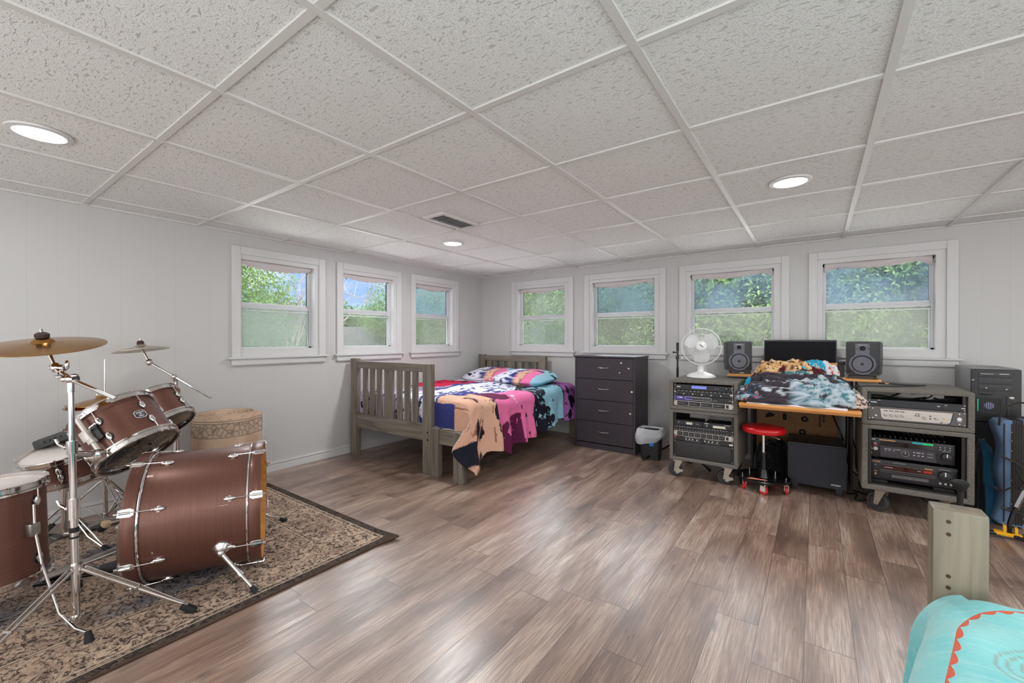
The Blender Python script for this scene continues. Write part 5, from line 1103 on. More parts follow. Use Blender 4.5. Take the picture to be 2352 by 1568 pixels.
# ================================================================ DRUM KIT
def drum(name, label, M, R_, L, nl, phase, hoop='chrome', top='white', bottom='dark', group=None, shell=m_shell, nb=None, badge=None, lug_len=.03, brk=True):
    """local z runs from the bottom (resonant) rim to the top (batter) rim; origin at the bottom rim centre"""
    t = thing(name, label, 'drum', M=M, group=group); rs = R_-.012
    MB().lathe([(rs, .008), (rs, L-.008), (rs-.007, L-.006), (rs-.007, .006)], None, 96, True).build('shell', shell, t)
    for nm, z, s_, hd in (('top_hoop', L, 1, top), ('bottom_hoop', 0, -1, bottom)):
        zz = lambda a: z+s_*a
        MB().lathe([(rs+.002, zz(-.022)), (R_+.003, zz(-.022)), (R_+.003, zz(-.016)), (rs+.006, zz(-.012)), (rs+.005, zz(.004)), (rs+.012, zz(.008)), (rs+.010, zz(.011)), (rs+.001, zz(.009)), (rs+.001, zz(-.004))], None, 96, True).build(nm, m_chrome, t)
        h = MB().lathe([(0, zz(.0)), (rs-.014, zz(.0)), (rs-.006, zz(-.003)), (rs+.002, zz(-.006)), (rs+.002, zz(-.010)), (0, zz(-.004))], None, 72).build(nm.split('_')[0]+'_head', m_headw if hd == 'white' else m_headd, t)
        if hd == 'dark': q = MB().lathe([(rs-.034, zz(.0003)), (rs-.030, zz(.0003)), (rs-.030, zz(.0008)), (rs-.034, zz(.0008))], None, 64, True).build('head_ring', m_steel, t); q.parent = h
    lug = rod = None
    for side, z, s_, n_ in ((0, .0, 1, nb or nl), (1, L, -1, nl)):
        for k in range(n_):
            a = phase+2*PI*k/n_; Ml = Matrix.Rotation(a, 4, 'Z'); zl = z+s_*min(.072, L*.38)
            key = '%d' % side
            if (key, id(t)) not in drum.cache:
                b = MB(); b.sph((rs+.006, 0, zl), .0135, (.62, .85, 1.65), seg=16); b.cyl((rs-.004, 0, zl), (rs+.004, 0, zl), .0125, seg=16); lg = b.build('lug', m_chrome, t)
                q = MB().lathe([(0, -.0005), (.0165, -.0005), (.0165, .002), (0, .002)], Matrix.Translation((rs-.0005, 0, zl)) @ Matrix.Rotation(PI/2, 4, 'Y') @ Matrix.Diagonal((1.35, 1, 1, 1)), 24).build('gasket', m_black, t); q.parent = lg
                b = MB(); b.cyl((rs+.009, 0, zl), (rs+.009, 0, z-s_*(-.014)), .0026, seg=10); b.cyl((rs+.009, 0, z-s_*.010), (rs+.009, 0, z+s_*(-.0+.012)*-1), .0055, seg=10); b.box((rs+.008, 0, z-s_*-.017), (.014, .012, .004), .001); rd = b.build('tension_rod', m_chrome, t)
                drum.cache[(key, id(t))] = (lg, rd); lg.matrix_basis = Ml; rd.matrix_basis = Ml
            else:
                lg, rd = drum.cache[(key, id(t))]; dup(lg, Ml, t); dup(rd, Ml, t)
    if badge is not None:
        a, zb = badge; Mb = Matrix.Rotation(a, 4, 'Z') @ Matrix(((0, 0, 1, rs+.0008), (1, 0, 0, 0), (0, 1, 0, zb), (0, 0, 0, 1)))
        oc = [(-.022, -.010), (-.014, -.018), (.014, -.018), (.022, -.010), (.022, .010), (.014, .018), (-.014, .018), (-.022, .010)]
        bg_ = MB().prism([(x*1.12, y*1.12) for x, y in oc], Mb, .0008).build('badge', m_print, t, smooth=False); q = MB().prism(oc, Mb @ Matrix.Translation((0, 0, .0007)), .0008).build('badge_face', m_black, t, smooth=False); q.parent = bg_
        Mt = Mb @ Matrix.Translation((0, 0, .0016)); x1_ = text('GRETSCH', .0078, Mt @ Matrix.Translation((0, .0065, 0)), m_print, t, align='CENTER', bold=.0003); x2 = text('ENERGY', .0068, Mt @ Matrix.Translation((0, -.0125, 0)), m_print, t, align='CENTER', bold=.0003)
        q = MB().lathe([(.0022, 0), (.0042, 0), (.0042, .001), (.0022, .001)], Mt, 18, True); q.box((-.013, 0, .0003), (.014, .0009, .0006), 0, Mt); q.box((.013, 0, .0003), (.014, .0009, .0006), 0, Mt); q.build('badge_emblem', m_print, t)
    return t
drum.cache = {}
KG = 'drums of the walnut kit'
# --- bass drum, local z along its axis
az = 1.106; bn = Vector((math.cos(az), math.sin(az), 0)); bc = Vector((1.435, -3.453, .302))-bn*.482
Mb = Matrix(((-bn.y, 0, bn.x, bc.x), (bn.x, 0, bn.y, bc.y), (0, 1, 0, bc.z), (0, 0, 0, 1)))
bd = thing('bass_drum', 'large walnut brown bass drum lying on its side on the rug, its front open', 'drum', M=Mb)
R0, Lb = .279, .482
MB().lathe([(R0-.006, .05), (R0-.006, Lb-.05), (R0-.013, Lb-.044), (R0-.013, .044)], None, 128, True).build('shell', m_shell, bd)
inn = MB().lathe([(R0-.014, .03), (R0-.0145, .03), (R0-.0145, Lb-.035), (R0-.014, Lb-.035)], None, 128, True).build('inner_wall', m_shelli, bd)
hp = []
for nm, a, c in (('rear_hoop', 0, .046), ('front_hoop', Lb-.046, Lb)):
    hp.append(MB().lathe([(R0-.005, a), (R0+.004, a), (R0+.006, a+.003), (R0+.006, c-.003), (R0+.004, c), (R0-.005, c)], None, 128, True).build(nm, m_shell, bd))
    q = MB().lathe([(R0-.0055, a+.001), (R0-.0050, a+.001), (R0-.0050, c-.001), (R0-.0055, c-.001)], None, 96, True).build('hoop_inside', m_shelli, bd); q.parent = hp[-1]
for nm, z in (('rear_counter_hoop', .0515), ('front_counter_hoop', Lb-.0515)): MB().ring(Matrix.Translation((0, 0, z)), R0-.0005, .0055, 128, 10).build(nm, m_chrome, bd)
MB().lathe([(0, .02), (R0-.01, .02), (R0-.006, .05), (R0-.009, .05), (0, .016)], None, 96).build('batter_head', mat('bass_head', (210, 204, 198), .4), bd)
lugb = None
for side in (0, 1):
    for k in range(8):
        a = PI/8*1.0+2*PI*k/8; M_ = Matrix.Rotation(a, 4, 'Z') @ (Matrix() if side == 0 else Matrix.Translation((0, 0, Lb)) @ Matrix.Diagonal((1, 1, -1, 1)))
        if k == 0:
            b = MB(); b.sph((R0, 0, .118), .0125, (.7, .85, 1.9), seg=16); b.sph((R0+.004, 0, .100), .006, (1, 1, 1.4), seg=10); b.cyl((R0-.008, 0, .118), (R0-.002, 0, .118), .0125, seg=14); lg = b.build('lug', m_chrome, bd)
            b = MB(); b.cyl((R0+.010, 0, -.012), (R0+.005, 0, .112), .0027, seg=10); b.cyl((R0+.010, 0, -.020), (R0+.010, 0, -.006), .0048, seg=8); rd = b.build('tension_rod', m_chrome, bd)
            b = MB(); b.prism([(-.015, -.006), (.015, -.006), (.017, .030), (.010, .042), (-.010, .042), (-.017, .030)], Matrix(((0, 0, 1, R0+.0065), (1, 0, 0, 0), (0, 1, 0, 0), (0, 0, 0, 1))), .003, bev=.001); b.box((R0+.003, 0, -.006), (.02, .03, .005), .001); b.cyl((R0+.011, 0, -.004), (R0+.011, 0, .03), .005, seg=10); cl = b.build('claw', m_chrome, bd)
            for q in (lg, rd, cl): q.matrix_basis = M_
            pr3 = (lg, rd, cl)
        else:
            for q in pr3: dup(q, M_, bd)
for sgn, ang, zl in ((-1, math.radians(203), .335), (1, math.radians(-23), .335)):
    a = ang; c_ = Vector((math.cos(a)*R0, math.sin(a)*R0, zl)); nn = Vector((math.cos(a), math.sin(a), 0))
    Mm = axis_frame(c_-nn*.008, nn)
    sp_ = MB(); sp_.lathe([(0, 0), (.034, 0), (.034, .006), (.028, .010), (.022, .022), (.016, .026), (0, .027)], Mm, 32); sp_.sph(c_+nn*.022, .016, seg=14)
    tip = Mb.inverted() @ (Vector((1.734, -3.618, .012)) if sgn < 0 else Vector((1.10, -3.18, .012))); st0 = c_+nn*.022
    sp_.build('spur_mount', m_chrome, bd); dv = tip-st0
    q = MB(); q.cyl(st0, st0+dv*.56, .0095); q.sph(st0, .0125, seg=12); q.cyl(st0+dv*.50, st0+dv*.58, .013); q.build('spur_tube', m_chrome, bd)
    q = MB(); q.cyl(st0+dv*.56, st0+dv*.92, .0065); q.build('spur_rod', m_chrome, bd); q = MB(); q.cyl(st0+dv*.86, tip, .0085, .014); q.build('rubber_foot', m_rubber, bd)
# hoop claw of the foot pedal and bass drum pedal
pd = thing('bass_pedal', 'bass drum pedal with a felt beater, behind the bass drum', 'drum pedal', (1.1, -4.05, .01))
Mp = Matrix(((-bn.y, bn.x, 0, bc.x-bn.x*.06), (bn.x, bn.y, 0, bc.y-bn.y*.06), (0, 0, 1, .0095), (0, 0, 0, 1)))    # x across, y forward, z up
Mp = Mp @ Matrix.Translation((.20, -.06, 0))
T = lambda x, y, z: Mp @ Vector((x, y, z))
b = MB(); b.box((0, -.14, .008), (.09, .30, .012), .003, Mp); b.build('base_plate', m_blackm, pd, world=True)
b = MB(); b.box((0, 0, 0), (.075, .27, .010), .003, Mp @ Matrix.Translation((0, -.14, .055)) @ Matrix.Rotation(.28, 4, 'X')); b.build('footboard', m_steel, pd, world=True)
for x in (-.045, .045): b = MB(); b.cyl(T(x, 0, .012), T(x, 0, .22), .008); b.build('pedal_post', m_chrome, pd, world=True)
b = MB(); b.cyl(T(-.06, 0, .215), T(.10, 0, .215), .0075); b.build('axle', m_chrome, pd, world=True)
b = MB(); b.cyl(T(.07, 0, .215), T(.09, -.16, .345-.13), .0035); b.build('beater_shaft', m_chrome, pd, world=True)
bt = Vector((.785, -3.925, .17)); wpos = bt; b = MB(); vv_ = (T(.07, 0, .215)-wpos)
b = MB(); b.cyl(T(.05, 0, .215), wpos, .0035); b.build('beater_shaft', m_chrome, pd, world=True)
dirb = Vector((.75, .25, .55)).normalized(); b = MB(); b.cyl(wpos-dirb*.032, wpos+dirb*.010, .023, .023, 24); b.build('beater_head', m_black, pd, world=True); b = MB(); b.lathe([(0, .016), (.012, .014), (.020, .006), (.0225, -.004), (0, -.004)], axis_frame(wpos+dirb*.012, dirb), 24); b.build('felt_face', mat('cream_felt', (214, 186, 150), .9), pd, world=True)
# --- toms
n1 = -Vector((.57931, .30012, -.75784)); c1 = Vector((.990, -3.836, .558))
def cam_angle(M, zl):   # local angle of the shell side that faces the lens
    p = M.inverted() @ Cp; return math.atan2(p.y, p.x)
M1 = axis_frame(c1, n1); a1 = cam_angle(M1, 0)
tm1 = drum('tom_drum', 'larger walnut tom with the maker badge, tilted, nearest the bass drum', M1, .176, .232, 6, a1-.34, badge=(a1+.52, .112), group=None)
c2 = Vector((.640, -3.622, .610)); M2 = axis_frame(c2, n1); tm2 = drum('tom_drum', 'smaller walnut tom tilted behind the larger tom', M2, .142, .19, 6, a1-.05)
# tom bracket and rod on the large tom
ab = a1-.62; rd_ = lambda a, r_, z: Vector((r_*math.cos(a), r_*math.sin(a), z))
b = MB(); b.box((.172, 0, .115), (.016, .034, .075), .005, Matrix.Rotation(ab+.12, 4, 'Z')); b.build('mount_plate', m_black, tm1)
b = MB(); b.box((.190, -.008, .120), (.030, .036, .052), .006, Matrix.Rotation(ab, 4, 'Z')); b.box((.192, 0, .085), (.026, .026, .022), .003, Matrix.Rotation(ab, 4, 'Z')); b.build('mount_bracket', m_silver, tm1)
b = MB(); b.cyl(rd_(ab, .192, -.01), rd_(ab, .192, .21), .0105, seg=8); b.build('mount_rod', m_silver, tm1)
b = MB(); b.tube([rd_(ab+.06, .182, .135), rd_(ab+.14, .200, .14), rd_(ab+.26, .196, .145)], .005, 8); b.build('wing_bolt', m_chrome, tm1)
# --- snare
nsn = Vector((.068, -.236, 1)).normalized(); csn = Vector((.500, -4.018, .522))
Msn = axis_frame(csn-nsn*.125, nsn); asn = cam_angle(Msn, 0)
sn = drum('snare_drum', 'walnut snare drum with a white head, between the floor tom and hi-hat', Msn, .190, .132, 8, asn-.28, top='white', bottom='white')
b = MB(); b.box((.185, 0, .075), (.022, .03, .05), .004, Matrix.Rotation(asn+.75, 4, 'Z')); b.build('strainer', m_chrome, sn)
ss = thing('snare_stand', 'chrome snare stand under the white headed snare', 'drum stand', (.50, -4.03, .0095))
pz = Vector((.51, -4.03, 0)); MB().cyl(pz+Vector((0, 0, .10)), pz+Vector((0, 0, .345)), .0125).build('centre_tube', m_chrome, ss, world=True)
for k in range(3):
    a = .5+2*PI*k/3; dv = Vector((math.cos(a), math.sin(a), 0)); bot = csn-nsn*.14
    MB().tube([pz+Vector((0, 0, .31)), bot+dv*.10-nsn*.03, bot+dv*.185-nsn*.012, bot+dv*.206+nsn*.015], .006, 8).build('basket_arm', m_chrome, ss, world=True)
    for s_ in (-.012, .012): MB().tube([pz+Vector((0, 0, .24)), pz+dv*.16+Vector((-dv.y*s_, dv.x*s_, .09)), pz+dv*.25+Vector((0, 0, .025))], .0045, 6).build('leg', m_chrome, ss, world=True)
    MB().cyl(pz+dv*.23+Vector((0, 0, .036)), pz+dv*.275+Vector((0, 0, .018)), .011, .015).build('rubber_foot', m_rubber, ss, world=True)
# --- floor tom
cft = Vector((1.045, -4.309, .526)); nft = Vector((-.021, -.025, 1)).normalized(); Mft = axis_frame(cft-nft*.375, nft); aft = cam_angle(Mft, 0)
ft = drum('floor_tom', 'walnut floor tom cut off by the left edge of the view', Mft, .165, .375, 6, aft-.18, top='white', bottom='white')
for k, aa in enumerate((aft+.66, aft+.66+2.09, aft+.66+4.19)):
    p = lambda r_, z: Mft @ Vector((r_*math.cos(aa), r_*math.sin(aa), z))
    b = MB(); b.box((.168, 0, .20), (.034, .036, .052), .008, Matrix.Rotation(aa, 4, 'Z')); b.build('leg_bracket', m_steel, ft)
    if k == 0: pts = [p(.178, .30), p(.178, .20), p(.20, .06), (1.42, -4.165, .085), (1.50, -4.135, .045), (1.555, -4.112, .040)]; tipf = Vector((1.566, -4.11, .0095))
    else:
        e1 = p(.178, .30); e2 = p(.178, .02); e2 = Vector((e2.x, e2.y, .12)); dv = (e2-cft); dv.z = 0; dv.normalize(); pts = [e1, e2, e2+dv*.02+Vector((0, 0, -.05)), e2+dv*.06+Vector((0, 0, -.08))]; tipf = e2+dv*.065; tipf.z = .0095
    q = MB(); q.tube(pts, .0052, 8); bmesh.ops.transform(q.bm, matrix=Matrix(), verts=[]); q.build('leg', m_chrome, ft, world=True)
    b = MB(); b.cyl(Vector(pts[-1])+Vector((0, 0, .006)), tipf, .009, .015); b.build('rubber_foot', m_rubber, ft, world=True)
# --- cymbals
def cymbal(parent, c, n, R_, m, bell=.16, bow=.035, nm='cymbal'):
    M = axis_frame(c, n); rb = R_*bell*1.2
    prof = [(0, bow+.020), (rb*.5, bow+.018), (rb*.85, bow+.009), (rb, bow+.002)]+[(rb+(R_-rb)*k/8, bow*(1-(k/8)**1.5)) for k in range(1, 9)]
    low = [(r_, z-.0016) for r_, z in reversed(prof)]
    return MB().lathe(prof+low, M, 96).build(nm, m, parent, world=True)
m_felt = mat('dark_felt', (62, 48, 46), .95)
cc1 = Vector((1.280, -4.186, 1.084)); nn1 = Vector((.169, -.119, 1)).normalized()
s1 = thing('cymbal_stand', 'tall chrome boom cymbal stand on a tripod, left foreground', 'cymbal stand', (1.41, -4.121, .0095))
cy1 = thing('crash_cymbal', 'bronze crash cymbal tilted on the tall boom stand in the left foreground', 'cymbal', M=Matrix.Translation(cc1)); cymbal(cy1, cc1, nn1, .180, m_brass, .16, .014)
Mc = axis_frame(cc1, nn1); b = MB(); b.lathe([(0, .03), (.015, .03), (.021, .034), (.021, .046), (.016, .050), (.008, .054), (0, .054)], Mc, 24); b.build('upper_felt', m_felt, cy1, world=True); MB().cyl(Mc @ Vector((0, 0, .052)), Mc @ Vector((0, 0, .066)), .005, seg=12).build('wing_nut', m_chrome, cy1, world=True)
b = MB(); b.lathe([(0, -.016), (.021, -.016), (.021, .016), (0, .016)], Mc, 24); b.build('lower_felt', m_felt, cy1, world=True)
P0 = Vector((1.42, -4.121, 0)); top = Vector((1.390, -4.129, .945)); base_ = Vector((1.415, -4.121, .03))
lerp = lambda a, b_, t: a+(b_-a)*t
def pole(a, b_, t0, t1, r_, nm, par=s1, m=m_chrome): return MB().cyl(lerp(a, b_, t0), lerp(a, b_, t1), r_, seg=24).build(nm, m, par, world=True)
pole(base_, top, 0, .49, .0127, 'lower_tube'); pole(base_, top, .47, .74, .0110, 'middle_tube'); pole(base_, top, .72, .985, .0095, 'upper_tube')
for t0, t1, r_ in ((.43, .515, .0175), (.70, .755, .0165)): pole(base_, top, t0, t1, r_, 'tube_collar')
pole(base_, top, .375, .395, .0145, 'rubber_ring', m=m_rubber); pole(base_, top, .35, .357, .0145, 'rubber_ring', m=m_rubber)
for t0 in (.47, .727):
    b = MB(); c_ = lerp(base_, top, t0); b.sph(c_+Vector((-.022, -.012, 0)), .012, (1, 1, .7), seg=12); b.tube([c_+Vector((-.03, -.016, 0)), c_+Vector((-.052, -.03, .012)), c_+Vector((-.060, -.036, .03))], .005, 8); b.build('wing_bolt', m_chrome, s1, world=True)
# boom: tilter at the top left, clamp on the pole, arm to the lower right
tl0 = Vector((1.322, -4.160, 1.000)); boom_end = Vector((1.560, -4.035, .885)); cl0 = top+Vector((0, 0, .012))
b = MB(); b.cyl(cl0, boom_end, .0075, seg=16); b.build('boom_arm', m_chrome, s1, world=True); b = MB(); b.cyl(tl0, cl0, .0090, seg=16); b.cyl(lerp(tl0, cl0, .25), lerp(tl0, cl0, .4), .012, seg=16); b.build('boom_front', m_chrome, s1, world=True)
b = MB(); b.sph(cl0, .018, seg=16); b.cyl(cl0+Vector((-.016, -.012, 0)), cl0+Vector((.016, .012, 0)), .016); b.cyl(cl0+Vector((0, 0, -.05)), cl0, .0115); b.build('boom_clamp', m_chrome, s1, world=True)
for dv in (Vector((-.045, -.035, .012)), Vector((.012, .01, .018))): b = MB(); b.sph(cl0+dv*.8, .014, (1.6, 1.0, .5), Matrix(), seg=14); b.build('wing_bolt', m_chrome, s1, world=True)
b = MB(); b.sph(tl0, .020, (1, .8, 1), seg=18); b.cyl(tl0+Vector((-.012, -.008, 0)), tl0+Vector((.03, .022, .0)), .012); b.build('tilter', m_chrome, s1, world=True)
b = MB(); b.sph(tl0+Vector((.036, .026, .010)), .011, (.7, .7, 1.7), seg=14); b.build('wing_bolt', m_chrome, s1, world=True); b = MB(); b.cyl(tl0, cc1+nn1*.035, .006); b.build('cymbal_post', m_chrome, s1, world=True)
# tripod
def tripod(par, top_, hub_z, low_z, feet, w_=.010, m=m_chrome, fr=.9, thick=.0042):
    out = []
    for f_ in feet:
        fv = Vector((f_[0], f_[1], .03)); dv = fv-Vector((top_.x, top_.y, 0)); dv.z = 0; L = dv.length; dv.normalize(); sd = Vector((-dv.y, dv.x, 0))
        a0 = Vector((top_.x, top_.y, hub_z))+dv*.022; kn = Vector((top_.x, top_.y, 0))+dv*(L*.55)+Vector((0, 0, hub_z*.58))
        for s_ in (-w_, w_): MB().tube([a0+sd*s_, kn+sd*s_*1.0, fv+sd*s_*.35+Vector((0, 0, .01))], thick, 8, flat=1.5).build('tripod_leg', m, par, world=True)
        b = MB(); b.cyl(kn+sd*(w_+.006), kn-sd*(w_+.006), .006, seg=10); b.build('leg_rivet', m, par, world=True)
        b = MB(); lo = Vector((top_.x, top_.y, low_z))+dv*.02; b.tube([lo, lerp(kn, fv, .0)], .0075, 6, flat=.3); b.build('leg_brace', m, par, world=True)
        fd = (fv-kn).normalized(); Mf = axis_frame(fv-fd*.03, fd); b = MB(); b.box((0, 0, .035), (.022, .026, .06), .006, Mf); b.build('rubber_foot', m_rubber, par, world=True)
    b = MB(); b.cyl((top_.x, top_.y, hub_z-.018), (top_.x, top_.y, hub_z+.018), .019); b.build('leg_collar', m, par, world=True); b = MB(); b.cyl((top_.x, top_.y, low_z-.012), (top_.x, top_.y, low_z+.012), .017); b.build('leg_collar', m, par, world=True)
tripod(s1, P0, .235, .045, [(1.656, -3.842), (1.62, -4.44), (1.06, -4.06)])
# clamp arm from the stand to the large tom
mc_ = lerp(base_, top, .70); tb = M1 @ rd_(ab, .192, -.01)
b = MB(); b.cyl(mc_, mc_+Vector((-.12, .075, -.035)), .013); b.lathe([(0, -.03), (.022, -.03), (.03, -.02), (.034, .0), (.03, .016), (0, .02)], Matrix.Translation(mc_+Vector((-.14, .09, -.045))), 28); b.build('multi_clamp', m_chrome, s1, world=True)
b = MB(); b.tube([mc_+Vector((-.14, .09, -.04)), lerp(mc_+Vector((-.14, .09, -.04)), tb, .6)+Vector((0, 0, -.01)), tb], .007, 8); b.build('tom_arm', m_chrome, s1, world=True)
# second, farther stand with a small pale cymbal
cc2 = Vector((.262, -3.657, 1.040)); nn2 = Vector((-.03, -.22, 1)).normalized(); nn2 = (Vector((0, 0, 1))+Vector((-.12, -.085, 0))).normalized()
s2 = thing('cymbal_stand', 'chrome boom cymbal stand behind the toms, near the rolled rug', 'cymbal stand', (.392, -3.517, 0))
cy2 = thing('splash_cymbal', 'small pale splash cymbal on the farther stand, seen nearly edge on', 'cymbal', M=Matrix.Translation(cc2)); cymbal(cy2, cc2, nn2, .140, m_brassl, .2, .022)
Mc = axis_frame(cc2, nn2); b = MB(); b.lathe([(0, .03), (.013, .03), (.019, .036), (.017, .056), (.008, .062), (0, .062)], Mc, 20); b.build('upper_felt', m_felt, cy2, world=True); MB().cyl(Mc @ Vector((0, 0, .06)), Mc @ Vector((0, 0, .072)), .004, seg=10).build('wing_nut', m_chrome, cy2, world=True)
q0 = Vector((.392, -3.517, 0)); t2 = Vector((.392, -3.517, .845)); MB().cyl(q0+Vector((0, 0, .04)), q0+Vector((0, 0, .45)), .0127).build('lower_tube', m_chrome, s2, world=True); MB().cyl(q0+Vector((0, 0, .43)), t2, .0100).build('upper_tube', m_chrome, s2, world=True); MB().cyl(q0+Vector((0, 0, .40)), q0+Vector((0, 0, .47)), .0175).build('tube_collar', m_chrome, s2, world=True)
til = Vector((.300, -3.628, .965)); be = Vector((.560, -3.385, .735)); b = MB(); b.cyl(til, be, .0065); b.build('boom_arm', m_chrome, s2, world=True)
b = MB(); b.sph(til, .021, (1, .9, 1), seg=16); b.build('tilter', m_chrome, s2, world=True); b = MB(); b.cyl(til, cc2+nn2*.02, .006); b.build('cymbal_post', m_chrome, s2, world=True)
cx2 = lerp(til, be, .40); b = MB(); b.sph(cx2, .016, seg=14); b.cyl(cx2+Vector((-.02, 0, 0)), cx2+Vector((.02, 0, .01)), .007); b.cyl(t2, cx2, .013, .009); b.build('boom_clamp', m_chrome, s2, world=True)
tripod(s2, q0, .22, .05, [(.60, -3.42), (.36, -3.76), (.14, -3.44)], thick=.004)
# hi-hat
hc = Vector((.256, -3.826, .722)); hh = thing('hi_hat', 'pair of golden hi-hat cymbals on a thin rod, partly hidden behind the toms', 'cymbal', (.256, -3.826, .700))
cymbal(hh, hc, (.02, -.06, 1), .176, m_brass, .2, .036, 'top_cymbal'); cymbal(hh, hc-Vector((0, 0, .004)), (.02, -.06, -1), .170, m_brass, .2, .02, 'bottom_cymbal')
hs = thing('hi_hat_stand', 'chrome hi-hat stand with a long thin pull rod near the left wall', 'drum stand', (.256, -3.826, 0))
MB().cyl((.256, -3.826, .05), (.256, -3.826, .665), .0115).build('tube', m_chrome, hs, world=True); MB().cyl((.256, -3.826, .66), (.256, -3.826, .988), .0032, seg=10).build('pull_rod', m_chrome, hs, world=True)
b = MB(); b.cyl((.256, -3.826, .745), (.256, -3.826, .79), .009); b.cyl((.256, -3.826, .77), (.225, -3.85, .775), .004); b.sph((.222, -3.852, .778), .010, (1, 1, 1.3), seg=10); b.build('clutch', m_chrome, hs, world=True)
tripod(hs, Vector((.256, -3.826, 0)), .26, .06, [(.50, -3.76), (.14, -4.04), (.08, -3.66)], thick=.0035)
b = MB(); b.box((0, 0, 0), (.07, .24, .012), .003, Matrix.Translation((.38, -3.93, .05)) @ Matrix.Rotation(-2.2, 4, 'Z') @ Matrix.Rotation(.18, 4, 'X')); b.build('pedal', m_steel, hs, world=True)
# percussion pad module on a clamp beyond the snare
Mm = Matrix.Translation((.385, -4.01, .578)) @ Matrix.Rotation(.64, 4, 'Z') @ Matrix.Rotation(-.34, 4, 'Y')
md_ = thing('drum_module', 'black electronic drum module with small knobs, tilted above the snare', 'drum module', M=Mm)
b = MB(); b.box((0, 0, 0), (.20, .15, .046), .012, seg=3); b.build('housing', mat('module_black', (58, 60, 60), .35), md_); MB().box((0, 0, .024), (.165, .115, .003), .001).build('top_panel', m_dark, md_)
for x in (.04, .07, .095): MB().lathe([(0, .014), (.007, .014), (.009, 0), (0, 0)], Matrix.Translation((x*.85, -.02, .024)), 16).build('knob', m_black, md_)
for x in (-.03, 0, .03, .06): MB().cyl((x, -.074, 0), (x, -.0765, 0), .0055, seg=12).build('socket', m_inside, md_)
mst = thing('module_stand', 'thin chrome stand carrying the black drum module', 'drum stand', (.27, -4.10, 0)); MB().cyl((.27, -4.10, .02), (.34, -4.05, .545), .008).build('tube', m_chrome, mst, world=True); MB().lathe([(0, .018), (.03, .018), (.09, .012), (.10, .0), (0, .0)], Matrix.Translation((.27, -4.10, 0)), 32).build('base', m_blackm, mst, world=True)
# ================================================================ OUTSIDE
m_bark = mat('bark', (92, 78, 68), .9)
def leafmat(name, a, b_):
    m = mat(name, a, .6, spec=.2); n = NT(m); oi = n.n('ShaderNodeTexCoord').outputs['Object']
    c = n.mix(n.ramp(n.noise(oi, .9, 2), [(.38, BW(0)), (.62, BW(1))]), a, b_); c = n.mix(n.ramp(n.noise(oi, 9, 2), [(.4, BW(0)), (.7, BW(.5))]), c, tuple(min(255, v*1.25) for v in b_)); n.color(c)
    tl = n.n('ShaderNodeBsdfTranslucent'); n.l(c, tl.inputs[0]); out = n.t.nodes['Material Output']; n.l(n.n('ShaderNodeMixShader', {0: .35, 1: n.b.outputs[0], 2: tl.outputs[0]}).outputs[0], out.inputs[0]); return m
LM = [leafmat('leaves_bright', (54, 76, 36), (88, 112, 52)), leafmat('leaves_mid', (48, 68, 40), (74, 96, 52)), leafmat('leaves_deep', (42, 60, 40), (64, 86, 50))]
def crown_mesh(seed, n_, rx, rz, ls):
    r_ = random.Random(seed); me = bpy.data.meshes.new('crown'); vs = []; fs = []
    blobs = [(Vector((r_.uniform(-.65, .65)*rx, r_.uniform(-.65, .65)*rx, r_.uniform(-.7, .75)*rz)), r_.uniform(.28, .5)*rx) for _ in range(26)]
    for k in range(n_):
        c, br = blobs[k % len(blobs)]; d = Vector((r_.gauss(0, 1), r_.gauss(0, 1), r_.gauss(0, 1))).normalized(); p = c+d*br*(.55+.5*r_.random()**.6)
        nn = (d+Vector((r_.uniform(-.8, .8), r_.uniform(-.8, .8), r_.uniform(-.4, 1)))).normalized(); a = nn.orthogonal().normalized(); b_ = nn.cross(a); th = r_.random()*6.28; u = a*math.cos(th)+b_*math.sin(th); v_ = nn.cross(u)
        s_ = ls*(.6+.8*r_.random()); q = len(vs); vs += [p-u*s_, p+v_*s_*.45, p+u*s_, p-v_*s_*.45]; fs.append((q, q+1, q+2, q+3))
    me.from_pydata(vs, [], fs); me.materials.append(LM[0]); return me
CM = [crown_mesh(k, 38000, 2.6, 3.0, .054) for k in range(3)]; FM = [crown_mesh(10+k, 30000, 3.2, 2.6, .085) for k in range(2)]
def trunk(x, y, z0, z1, r0, seed, par):
    r_ = random.Random(seed); b = MB(); p = Vector((x, y, z0)); pts = [p]
    for k in range(6): p = p+Vector((r_.uniform(-.12, .12), r_.uniform(-.12, .12), (z1-z0)/6)); pts.append(p)
    b.tube(pts, [r0*(1-.08*k) for k in range(7)], 10)
    for k in range(7):
        q = pts[2+k % 4]; a = r_.random()*6.28; L = r_.uniform(1.0, 2.0); e_ = q+Vector((math.cos(a)*L*.7, math.sin(a)*L*.7, L*.9)); b.tube([q, (q+e_)/2+Vector((0, 0, -.1)), e_], [r0*.45, r0*.3, r0*.12], 7)
    return b.build('trunk', m_bark, par, world=True)
def tree(label, x, y, zc, s_, k, mi, me=None, group='trees beyond the windows', rz=0):
    t = thing('tree', label, 'tree', (x, y, -2.8), group=group); o = bpy.data.objects.new('crown', me or CM[k % 3]); o.material_slots[0].link = 'OBJECT'; o.material_slots[0].material = LM[mi]; COL.objects.link(o); o.parent = t
    o.location = (0, 0, zc+2.8); o.rotation_euler = (0, 0, rz); o.scale = (s_, s_, s_); trunk(x, y, -2.8, zc+.5*s_, .14*s_, k+int(abs(x)*7), t); return t
